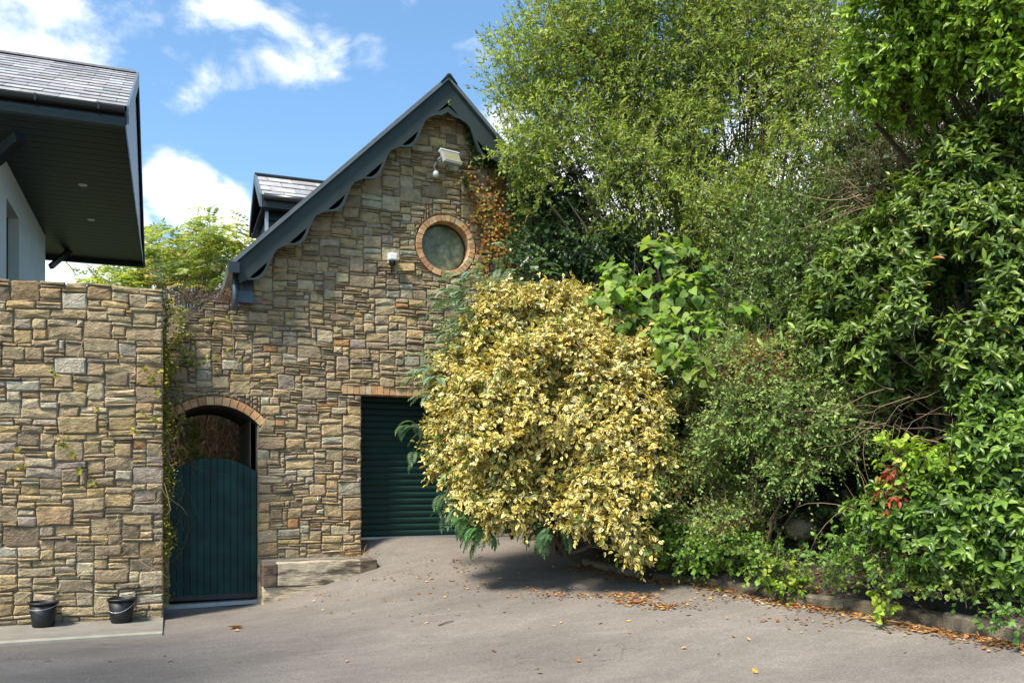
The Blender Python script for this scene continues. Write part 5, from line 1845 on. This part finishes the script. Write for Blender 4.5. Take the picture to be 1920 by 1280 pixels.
foliage('bramble_sprig', [(1895, 1160, 7.0, 22, 18, .1), (1860, 1165, 7.1, 15, 10, .1)], 22, 'small green sprig over the thick edging log at the right', 'bramble', T_OVAL, 'leaf', L=(.05, .07), W=.7, per=4, shoot=.09, cols=[(.09, .17, .04)], rmin=.1, root=tuple(onD(1900, 1150, 7.3)), nbranch=3, brad=.004, seed=50, clip=False)
foliage('red_leaved_sprig', [(1678, 890, 7.95, 18, 35, .1), (1672, 925, 7.9, 20, 20, .1), (1705, 915, 7.9, 14, 12, .08)], 40, 'sprig of dark red leaves below the yellow green bramble', 'sprig', T_OVAL, 'leaf', L=(.05, .08), W=.4, per=5, shoot=.07, up=-.3, droop=.8,
        cols=[(.22, .022, .014), (.15, .018, .012), (.27, .05, .02)], rmin=.1, root=tuple(onD(1690, 850, 8.1)), nbranch=4, brad=.004, seed=51)

# unseen tree, added left of the drive to shade the near left asphalt
def crown_tree():
    rng = np.random.default_rng(99)
    n = 4300
    ctr = np.array([-5.5, 5.6, 7.0]); v = unit(rng.normal(size=(n, 3)))
    P = ctr + v * (rng.random(n) ** .5)[:, None] * np.array([2.3, 2.3, 1.9])
    P = P[wob(P, 2.2, 5) > -.9]; n = len(P)
    t = empty('added_shade_tree', (-5.5, 5.6, -.1), 'unseen tree added beside the drive to shade the near asphalt', 'tree')
    leafmesh('crown', P, unit(rng.normal(size=(n, 3))), unit(rng.normal(size=(n, 3)) + UZ), rng.uniform(.10, .17, n), np.full(n, .6), np.array([(.12, .17, .04)]) * rng.uniform(.7, 1.3, (n, 1)), T_SMALL, M['leaf_thin'], t)
    mb = MB(); mb.tube([(-5.5, 5.6, -.2), (-5.45, 5.65, 2.5), (-5.55, 5.6, 5), (-5.5, 5.5, 7.5)], [.16, .13, .09, .03], 8)
    for k in range(14):
        p = ctr + unit(rng.normal(size=3)) * 1.6; z0 = rng.uniform(4, 6.5)
        mb.tube([(-5.5, 5.6, z0), tuple((p + np.array([-5.5, 5.6, z0])) / 2 + [0, 0, .2]), tuple(p)], [.05, .03, .01], 5)
    mb.build('trunk', M['bark'], t)


crown_tree()

# 10 ash tree behind the archway wall -------------------------------------------------
def ashtree():
    rng = np.random.default_rng(61)
    spots = []
    for (px, py, rx, rz_, nn) in ((350, 470, 75, 40, 55), (290, 500, 60, 40, 45), (400, 490, 60, 45, 50), (440, 530, 40, 50, 35), (330, 530, 90, 35, 55), (240, 540, 60, 22, 28), (380, 430, 30, 20, 14), (300, 440, 26, 18, 8), (455, 450, 22, 25, 14), (190, 530, 40, 18, 9)):
        for _ in range(nn):
            a = rng.uniform(0, 6.28); r = math.sqrt(rng.random())
            spots.append((px + rx * r * math.cos(a), py + rz_ * r * math.sin(a), rng.uniform(28, 32), 3, .55, rng.normal() * .8))
    t = fronds('ash_tree', spots, 'light yellow green tree rising behind the arch wall between house and garage', 'tree', [(.34, .42, .08), (.42, .46, .10), (.26, .34, .07), (.46, .40, .13), (.18, .25, .10)], Lf=(.45, .75), leafl=.22, pairs=6, seed=62, root=onD(340, 860, 30), droop=.5, wr=.38, mat='leaf_thin')


ashtree()

# vegetation seen through the archway
foliage('ivy_in_passage', [(345, 850, 13.2, 35, 60, .3), (335, 800, 13.4, 25, 30, .3), (360, 880, 13.2, 40, 30, .3)], 260, 'green ivy seen through the archway above the gate', 'ivy', T_SMALL, 'leaf', L=(.04, .06), W=.8, per=5, shoot=.12,
        cols=[(.18, .28, .07), (.12, .2, .05), (.25, .32, .08)], rmin=.2, root=tuple(onD(345, 1000, 13.4)), nbranch=6, brad=.006, seed=65, clip=False)


def dead_vines(name, spots, label, n, col, rad=.004, seed=0, clipb=True, ln=(.3, .9), root=None, cat='vines'):
    rng = np.random.default_rng(seed)
    mb = MB()
    for _ in range(n):
        s = spots[rng.integers(len(spots))]
        p = np.array(s[0](rng)) ; d = unit(np.array(s[1], float) + rng.normal(size=3) * s[2])
        L_ = rng.uniform(*ln); m = 6; pts = [Vector(p)]
        for k in range(m):
            d = unit(d + rng.normal(size=3) * .28 * np.array([1, .5, 1])); p = p + d * L_ / m
            if clipb: p[1] = min(p[1], s[3])
            pts.append(Vector(p))
        mb.tube(pts, [rad * (1 - .12 * i) for i in range(len(pts))], 3, tuple(np.array(col) * rng.uniform(.6, 1.4)), cap=False)
    o = mb.build(name, M['bark'], None, own=True)
    tag(o, label, cat, kind='stuff'); return o


back = onD(400, 850, 1)
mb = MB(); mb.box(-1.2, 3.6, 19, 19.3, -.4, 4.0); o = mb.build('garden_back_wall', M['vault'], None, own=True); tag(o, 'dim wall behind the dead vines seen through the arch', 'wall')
dead_vines('dead_vines', [(lambda r: (r.uniform(-.6, 2.0), r.uniform(14.3, 16.2), r.uniform(.9, 3.6)), (0, 0, -1), .4, 18)], 'brown tangle of dead vine stems seen through the archway', 2000, (5.2, 4.2, 3.0), .008, 3, True, (.5, 1.4))
dead_vines('dead_vines', [(lambda r: (r.uniform(.0, 1.7), r.uniform(14.2, 14.9), r.uniform(1.4, 3.2)), (.1, 0, -1), .55, 15.4)], 'thicker dead stems looping in front of the tangle behind the gate', 170, (6.5, 5.4, 4.0), .013, 33, True, (.6, 1.5))
foliage('ivy_in_passage', [(430, 860, 14.6, 45, 40, .3), (400, 810, 14.8, 60, 25, .3)], 60, 'sparse green leaves among the dead stems behind the gate', 'ivy', T_SMALL, 'leaf', L=(.04, .06), W=.8, per=5, shoot=.12, cols=[(.14, .2, .06)], rmin=.2, root=tuple(onD(430, 1000, 14.6)), nbranch=0, seed=66, clip=False)
dead_vines('dry_grass_tuft', [(lambda r: (onY(438, 572, YF).x + r.normal() * .07, YF - .03 + r.uniform(0, .2), ZW + .02 + abs(r.normal()) * .04), (0, -.3, .1), 1.2, 13)], 'round tuft of dead brown stems on the arch wall under the downpipe', 260, (2.2, 1.5, 1.0), .003, 4, False, (.12, .3))
dead_vines('dry_creeper', [(lambda r: (r.uniform(WX1, XL - .25), YF - .02 + r.uniform(0, .3), ZW + r.uniform(-.05, .1)), (0, -.2, .3), .9, 13)], 'dry grey brown growth along the top of the arch wall', 420, (1.3, 1.05, .9), .0035, 5, False, (.12, .35))
dead_vines('creeper_stems', [(lambda r: (WX1 - abs(r.normal()) * .45, YW - .055, r.uniform(.4, 1.9)), (-.1, 0, -1), .8, YW - .045)], 'bare twining creeper stems on the right end of the garden wall', 60, (2.3, 2.0, 1.6), .0028, 6, True, (.3, .8))
dead_vines('hanging_stems', [(lambda r: (WX1 + .06 + abs(r.normal()) * .12, YF - .08, r.uniform(.8, ZW)), (0.1, 0, -1), .6, YF - .05)], 'bare creeper stems on the wall left of the arch', 70, (1.5, 1.2, 1.0), .003, 7, True, (.3, .7))
# long single pale stems on the wall faces
def stem(pxs, Y, label, col=(3.2, 2.9, 2.4), r=.0035):
    pts = [onY(px, py, Y) for px, py in pxs]
    mb = MB(); mb.tube(pts, r, 4, col); tag(mb.build('creeper_stem', M['bark'], None, own=True), label, 'stem')
stem([(162, 612), (155, 640), (146, 670), (140, 700), (128, 712)], YW - .06, 'pale dry stem hanging on the upper garden wall')
stem([(120, 765), (117, 790), (118, 815), (112, 830)], YW - .06, 'short pale dry stem at mid height of the garden wall')
stem([(436, 590), (437, 640), (440, 690), (428, 720), (420, 745)], YF - .06, 'long pale stem hanging above the arch bricks')
stem([(0, 945), (25, 968), (40, 975)], YW - .06, 'short pale stem low at the left end of the garden wall')
stem([(270, 960), (285, 990), (300, 1010), (311, 1025)], YW - .07, 'pale stem trailing off the garden wall corner')
stem([(308, 905), (316, 935), (320, 955), (313, 965)], YW - .05, 'thin pale stem looping beside the left gate edge')


# leaves growing on wall faces
def wall_leaves(name, regions, Y, label, cat, cols, colw, L=(.04, .065), tm=T_SMALL, W=.85, seed=0, mat='leaf', stems=0, down=.8):
    """regions: (px,py,rx,ry,count)"""
    rng = np.random.default_rng(seed)
    P = []
    for (px, py, rx, ry, n) in regions:
        for _ in range(n):
            x, y = px + rng.normal() * rx * .5, py + rng.normal() * ry * .5
            P.append(onY(x, y, Y - rng.uniform(.02, .10)))
    P = np.array([tuple(p) for p in P])
    n = len(P)
    D = unit(np.stack([rng.normal(size=n) * .7, -rng.uniform(.1, .5, n), -down + rng.normal(size=n) * .5], 1))
    N_ = unit(np.stack([rng.normal(size=n) * .35, -np.ones(n), .45 + rng.normal(size=n) * .35], 1))
    pal = np.array(cols); C = pal[rng.choice(len(pal), n, p=np.array(colw) / sum(colw))] * rng.uniform(.75, 1.25, (n, 1))
    t = empty(name, tuple(onY(regions[0][0], regions[0][1], Y)), label, cat)
    leafmesh('leaves', P, D, N_, rng.uniform(L[0], L[1], n), np.full(n, W), C, tm, M[mat], t)
    if stems:
        mb = MB()
        for _ in range(stems):
            r = regions[rng.integers(len(regions))]
            x, y = r[0] + rng.normal() * r[2] * .4, r[1] + rng.normal() * r[3] * .4
            pts = [onY(x, y, Y - .015)]
            for k in range(5):
                x += rng.normal() * 5; y += rng.uniform(3, 14); pts.append(onY(x, y, Y - .02))
            mb.tube(pts, .003, 3, (1, .8, .6), cap=False)
        mb.build('stems', M['bark'], t)
    return t


AUT = [(.34, .12, .025), (.42, .20, .035), (.25, .09, .03), (.40, .34, .05), (.14, .18, .03), (.22, .15, .06)]
YS = YF - .05
wall_leaves('virginia_creeper', [(915, 380, 34, 50, 220), (932, 440, 30, 55, 360), (940, 340, 25, 35, 120), (905, 490, 16, 30, 60), (880, 345, 10, 35, 50), (895, 400, 12, 30, 60), (950, 480, 18, 40, 240)], YS,
            'orange and yellow creeper climbing the wall right of the round window', 'creeper', AUT, [3, 4, 1.5, 3, 3, 2.5], (.035, .06), seed=71, stems=50, mat='leaf')
wall_leaves('gable_ivy', [(895, 300, 12, 14, 90), (880, 250, 7, 16, 45), (915, 300, 14, 10, 110), (940, 310, 20, 18, 160), (872, 335, 6, 20, 25), (885, 275, 6, 20, 40), (960, 370, 12, 30, 120), (965, 450, 12, 50, 160)], YS,
            'green ivy under the right bargeboard below the peak', 'ivy', [(.05, .09, .02), (.09, .14, .03), (.16, .2, .05), (.03, .06, .02)], [3, 3, 2, 3], (.04, .065), seed=72, stems=25)
wall_leaves('ivy_sprout', [(825, 275, 5, 5, 9)], YS, 'little ivy sprout on the stones above the floodlight', 'ivy', [(.12, .2, .06)], [1], (.04, .05), seed=73)
wall_leaves('yellow_creeper', [(335, 600, 16, 18, 60), (330, 640, 10, 18, 40), (345, 625, 14, 6, 40), (348, 675, 16, 7, 50), (370, 680, 12, 6, 30), (325, 690, 8, 18, 30), (337, 580, 12, 10, 34), (350, 660, 14, 10, 28), (388, 667, 4, 3, 5), (428, 595, 4, 3, 5), (425, 652, 6, 3, 7), (452, 672, 4, 3, 5), (400, 668, 8, 5, 8), (393, 598, 10, 5, 12), (330, 740, 8, 20, 30), (340, 780, 10, 8, 26)], YF - .03,
            'yellow green creeper leaves on the wall left of and above the arch', 'creeper', [(.30, .28, .03), (.22, .24, .03), (.12, .15, .025), (.30, .18, .03)], [4, 4, 3, 1], (.03, .048), seed=74, stems=30)
wall_leaves('yellow_creeper', [(98, 694, 3, 3, 7), (107, 703, 3, 3, 6), (283, 708, 4, 9, 22), (270, 690, 3, 5, 8), (300, 693, 6, 4, 10), (180, 765, 5, 3, 9), (268, 775, 8, 4, 12), (290, 785, 6, 8, 14), (118, 828, 10, 9, 22), (135, 850, 4, 10, 12), (32, 840, 6, 4, 8), (228, 665, 5, 2, 4), (255, 805, 5, 4, 7), (215, 838, 4, 3, 5), (170, 905, 14, 5, 10), (150, 880, 4, 8, 7), (40, 870, 8, 5, 8), (298, 735, 7, 3, 9), (285, 640, 5, 5, 3)], YW - .045,
            'scattered yellow and green creeper leaves dotted over the garden wall', 'creeper', [(.36, .31, .04), (.14, .17, .03), (.36, .17, .04), (.20, .22, .03)], [4, 3, 1.2, 2], (.035, .055), seed=75)
wall_leaves('hanging_creeper', [(800, 0, 0, 0, 0), (842, 190, 2, 6, 7)], 11.68, 'tiny green leaf sprig at the hole in the bargeboard peak', 'creeper', [(.14, .2, .04)], [1], (.03, .045), seed=76)
# moss strip down the wall corner: lumpy cushion mesh on the return
def moss():
    rng = np.random.default_rng(81)
    n = 6500
    z = rng.uniform(WZ0 + .1, WZ1 - .05, n)
    dens = np.clip(.35 + .65 * np.sin((z - .3) * 2.0) ** 2, 0, 1) * np.clip((z - .3) / .9, .25, 1)
    k = rng.random(n) < dens
    z = z[k]; n = len(z)
    y = rng.uniform(YW + .0, YW + .5, n); x = WX1 + abs(rng.normal(size=n)) * .06 * (.6 + .4 * np.sin(z * 9)) 
    P = np.stack([x, y, z], 1)
    D = unit(rng.normal(size=(n, 3)) + np.array([.8, -.6, .0])); N_ = unit(rng.normal(size=(n, 3)) * .5 + np.array([.5, -.7, .5]))
    C = np.array([(.17, .17, .02), (.24, .22, .025), (.09, .09, .02), (.34, .30, .04)])[rng.choice(4, n, p=[.4, .3, .2, .1])]
    t = empty('moss_strip', (WX1, YW + .2, WZ0 + .5), 'yellow green mossy growth down the end of the garden wall', 'moss')
    leafmesh('moss_tufts', P, D, N_, rng.uniform(.018, .045, n), np.full(n, .8), C, T_SMALL, M['leaf_dry'], t)
moss()

# ---------------------------------------------------------------- litter on the ground
def flat_leaves(P2, rng, base):
    n = len(P2)
    d = kerb_dist(P2)
    z = np.where(d > .02, bank_h(P2), gh(P2[:, 0], P2[:, 1])) + .006
    P = np.hstack([P2, z[:, None]])
    a = rng.uniform(0, 6.28, n)
    D = np.stack([np.cos(a), np.sin(a), rng.normal(size=n) * .12], 1)
    N_ = unit(np.stack([rng.normal(size=n) * .3, rng.normal(size=n) * .3, np.ones(n)], 1))
    P[:, 2] += .006
    return P, D, N_


T_CURL = T([(0, 0, .06), (.45, 0, -.03), (1, 0, .16), (.25, .38, .12), (.6, .42, .14), (.25, -.38, .10), (.6, -.42, .15)], [(0, 1, 3), (3, 1, 4), (1, 2, 4), (0, 5, 1), (5, 6, 1), (1, 6, 2)], [0, 0, .5, 1, 1, 1, 1])
LC = np.array([(.42, .19, .06), (.52, .30, .11), (.34, .13, .04), (.60, .42, .20), (.24, .10, .05), (.55, .36, .06), (.28, .20, .12)])


def gpt(px, py):
    """ground point hit by the view ray through a pixel"""
    d = ray(px, py)
    lo, hi = 3.0, 14.0
    for _ in range(40):
        m = (lo + hi) / 2
        z = EZ + d.z * m
        if z > gh1(d.x * m, d.y * m): lo = m
        else: hi = m
    return (d.x * lo, d.y * lo)


rng = np.random.default_rng(91)
P2 = []
# along the kerb foot
for i in range(len(KP) - 4):
    a, b = KP[i + 1], KP[i + 2]
    for _ in range(260):
        t_ = rng.random(); off = -abs(rng.normal()) * .12 + .01
        d = (b - a) / np.linalg.norm(b - a); nrm = np.array([-d[1], d[0]]); nrm = nrm if nrm[0] > 0 else -nrm
        P2.append(a + (b - a) * t_ + nrm * off)
# drift in the drive
for (px, py, sx_, sy_, n) in ((1170, 1118, 60, 6, 200), (1190, 1130, 35, 5, 150), (1040, 1115, 60, 8, 90), (1250, 1138, 35, 6, 130), (960, 1100, 70, 14, 60), (870, 1060, 50, 15, 45), (800, 1080, 90, 25, 50), (1330, 1120, 60, 16, 50), (1500, 1165, 90, 14, 40), (1250, 1090, 90, 8, 60), (1700, 1180, 60, 8, 40), (1850, 1205, 50, 10, 40), (600, 1120, 60, 14, 18)):
    for _ in range(n): P2.append(np.array(gpt(px + rng.normal() * sx_ * .6, py + rng.normal() * sy_ * .6)))
P2 = np.array(P2)
P, D, N_ = flat_leaves(P2, rng, 0)
C = LC[rng.choice(len(LC), len(P), p=[.24, .2, .18, .08, .12, .08, .1])] * rng.uniform(.7, 1.15, (len(P), 1))
keep = in_front_of_building(P, .0)
P, D, N_, C = P[keep], D[keep], N_[keep], C[keep]
o = leafmesh('leaf_litter', P, D, N_, rng.uniform(.022, .05, len(P)), rng.uniform(.6, 1, len(P)), C, T_CURL, M['leaf_dry'], None); tag(o, 'drifts of small dry orange leaves along the edging and across the drive', 'leaf litter', kind='stuff')
# litter on the bank
n = 6500; q = np.stack([rng.uniform(4.8, 9, n), rng.uniform(4.5, 12, n)], 1); d = kerb_dist(q); q = q[(d > .1) & (d < 1.8)]
P, D, N_ = flat_leaves(q, rng, 0); C = LC[rng.choice(5, len(P))] * rng.uniform(.55, 1.1, (len(P), 1))
o = leafmesh('bank_litter', P, D, N_, rng.uniform(.03, .07, len(P)), rng.uniform(.6, 1, len(P)), C, T_CURL, M['leaf_dry'], None); tag(o, 'brown dead leaves lying on the bank', 'leaf litter', kind='stuff')
# single fallen leaves on open asphalt
spots = [(455, 1177, .10, 'large curled orange leaf lying alone in front of the green gate'), (80, 1240, .07, 'pale curled leaf on the asphalt below the concrete strip at left'), (1345, 1104, 0, None)]
tv, tf, te = T_CURL
def fallen(px, py, L_, c, label, grp, seed, W_=.8):
    r = np.random.default_rng(seed); x, y = gpt(px, py)
    a = r.uniform(0, 6.28)
    me = bpy.data.meshes.new('fallen_leaf')
    V = tv * np.array([L_, L_ * W_, L_ * 1.1])
    me.from_pydata(V.tolist(), [], tf.tolist())
    at = me.color_attributes.new('col', 'FLOAT_COLOR', 'POINT'); at.data.foreach_set('color', np.tile(np.append(c, 1), len(tv)))
    at = me.attributes.new('edge', 'FLOAT', 'POINT'); at.data.foreach_set('value', te)
    me.materials.append(M['leaf_dry'])
    o = link('fallen_leaf', me, None, loc=(x, y, gh1(x, y) + .004 + .04 * L_)); o.rotation_euler = (r.normal() * .2, r.normal() * .2, a)
    tag(o, label, 'leaf', grp)
fallen(456, 1176, .17, (.42, .2, .08), 'large curled orange leaf lying alone in front of the green gate', None, 1)
fallen(445, 1184, .07, (.5, .28, .12), 'small pale leaf just below the large curled orange leaf', None, 2)
fallen(79, 1241, .10, (.60, .55, .48), 'pale silvery curled leaf on the dark asphalt below the concrete strip', None, 3, .45)
fallen(1062, 1102, .10, (.70, .66, .56), 'white leaf on the drive before the golden shrub', None, 4, .35)
fallen(1640, 1150, .08, (.55, .45, .3), 'pale tan leaf on the drive by the bright bramble sprig', None, 5)
fallen(1790, 1206, .14, (.52, .22, .08), 'long orange leaf on the drive near the right hand edging log', None, 6, .4)
open_spots = []
for _ in range(110):
    if rng.random() < .75: px, py = rng.uniform(520, 1300), rng.uniform(1040, 1170)
    else: px, py = rng.uniform(60, 1880), rng.uniform(1160, 1265)
    x, y = gpt(px, py)
    if kerb_dist(np.array([[x, y]]))[0] > -.15 or y > 11.4 or (y > 9.85 and x < WX1 + .05): continue
    ci = rng.choice(7)
    cn = ['orange brown', 'light tan', 'rusty', 'pale straw coloured', 'dark brown', 'yellow', 'dull brown'][ci]
    if px < 320: wh = 'on the dark asphalt below the concrete strip'
    elif px < 520: wh = 'on the asphalt before the green gate'
    elif py < 1110 and px < 720: wh = 'beside the timber sleepers'
    elif py < 1110 and px < 1000: wh = 'in front of the roller door'
    elif py < 1150: wh = 'in front of the golden shrub'
    elif px > 1450: wh = 'not far from the right hand timber edging'
    elif px < 840: wh = 'on the open foreground asphalt left of the lone twig'
    else: wh = 'on the open foreground asphalt right of the lone twig'
    fallen(px, py, rng.uniform(.025, .06), LC[ci] * rng.uniform(.8, 1.2), 'small %s leaf lying %s' % (cn, wh), 'loose leaves on the drive', int(rng.integers(1e6)))
# grit
n = 1500
gx_ = rng.uniform(-5, 7, n); gy_ = rng.uniform(4.5, 11.4, n)
q = np.stack([gx_, gy_], 1); q = q[(kerb_dist(q) < -.1) & ~((q[:, 1] > 9.8) & (q[:, 0] < .1))]
P, D, N_ = flat_leaves(q, rng, 0)
C = np.array([(.3, .27, .25), (.45, .4, .34), (.12, .1, .09)])[rng.choice(3, len(P))]
o = leafmesh('grit', P, D, N_, rng.uniform(.006, .016, len(P)), np.full(len(P), .9), C, T_CURL, M['leaf_dry'], None); tag(o, 'fine grit and leaf crumbs on the asphalt', 'grit', kind='stuff')
# sticks
def stick(pxs, r, label, col=(2.8, 2.2, 1.5), lift=.01):
    pts = []
    for i, (px, py) in enumerate(pxs):
        x, y = gpt(px, py); pts.append(Vector((x, y, gh1(x, y) + lift + .008 * (i % 2))))
    mb = MB(); mb.tube(pts, [r * (1 - .6 * i / len(pts)) for i in range(len(pts))], 6, col); tag(mb.build('stick', M['bark'], None, own=True), label, 'stick')
stick([(822, 1173), (835, 1169), (850, 1165)], .010, 'short thick twig in the middle of the drive', (1.8, 1.4, 1.0))
stick([(1760, 1183), (1700, 1172), (1650, 1163), (1600, 1160), (1585, 1166)], .011, 'long tan branch lying along the foot of the timber edging')
stick([(1800, 1176), (1775, 1163), (1752, 1151)], .006, 'thin pale twig leaning across the edging by the long branch', lift=.05)
stick([(1835, 1199), (1822, 1170), (1812, 1135)], .005, 'upright thin dry stem near the right edging log', lift=.04)
# weeds at the sleepers
dead_vines('dry_weeds', [(lambda r: (s_b.x - .02 + r.normal() * .08, YF - .12 + r.uniform(-.1, .05), zt + .01), (0, -.1, 1), .5, 13)], 'dry straw coloured weeds at the garage corner above the sleepers', 60, (3.2, 2.2, 1.0), .002, 12, False, (.08, .25))
dead_vines('dry_weeds', [(lambda r: (r.uniform(s_a.x, s_b.x), 11.8 + r.uniform(-.05, .1), zt + .01), (0, -.1, 1), .9, 13)], 'thin dead grass along the soil shelf above the sleepers', 120, (3.0, 2.6, 1.8), .0015, 13, False, (.03, .09))
p = onY(704, 1048, 11.6)
foliage('green_weed', [(703, 1047, 12.0, 5, 8, .04)], 14, 'tiny bright green weed at the end of the sleepers', 'weed', T_NARROW, 'leaf', L=(.04, .06), W=.4, per=4, shoot=.05, cols=[(.14, .26, .04)], rmin=.1, root=tuple(onD(704, 1058, 12.0)), nbranch=0, seed=95, clip=False)
# bare twigs tangled inside the right hand shrubs
dead_vines('bare_twigs', [(lambda r: tuple(onD(r.uniform(1640, 1900), r.uniform(690, 860), r.uniform(8.3, 8.9))), tuple(RX * -1 + UZ * .1), .45, 99),
                          (lambda r: tuple(onD(r.uniform(1600, 1760), r.uniform(330, 420), r.uniform(9.0, 9.6))), tuple(RX * -1 - UZ * .1), .4, 99),
                          (lambda r: tuple(onD(r.uniform(1620, 1850), r.uniform(900, 1100), r.uniform(8.2, 8.6))), tuple(RX * -.6 + UZ * .5), .8, 99)],
           'bare grey twigs arching out of the dark hollows in the right hand shrubs', 150, (2.2, 1.8, 1.4), .004, 14, False, (.4, 1.1), cat='twigs')

for m in bpy.data.meshes: pass
for o in bpy.data.objects:
    if 'wo' in o: del o['wo']
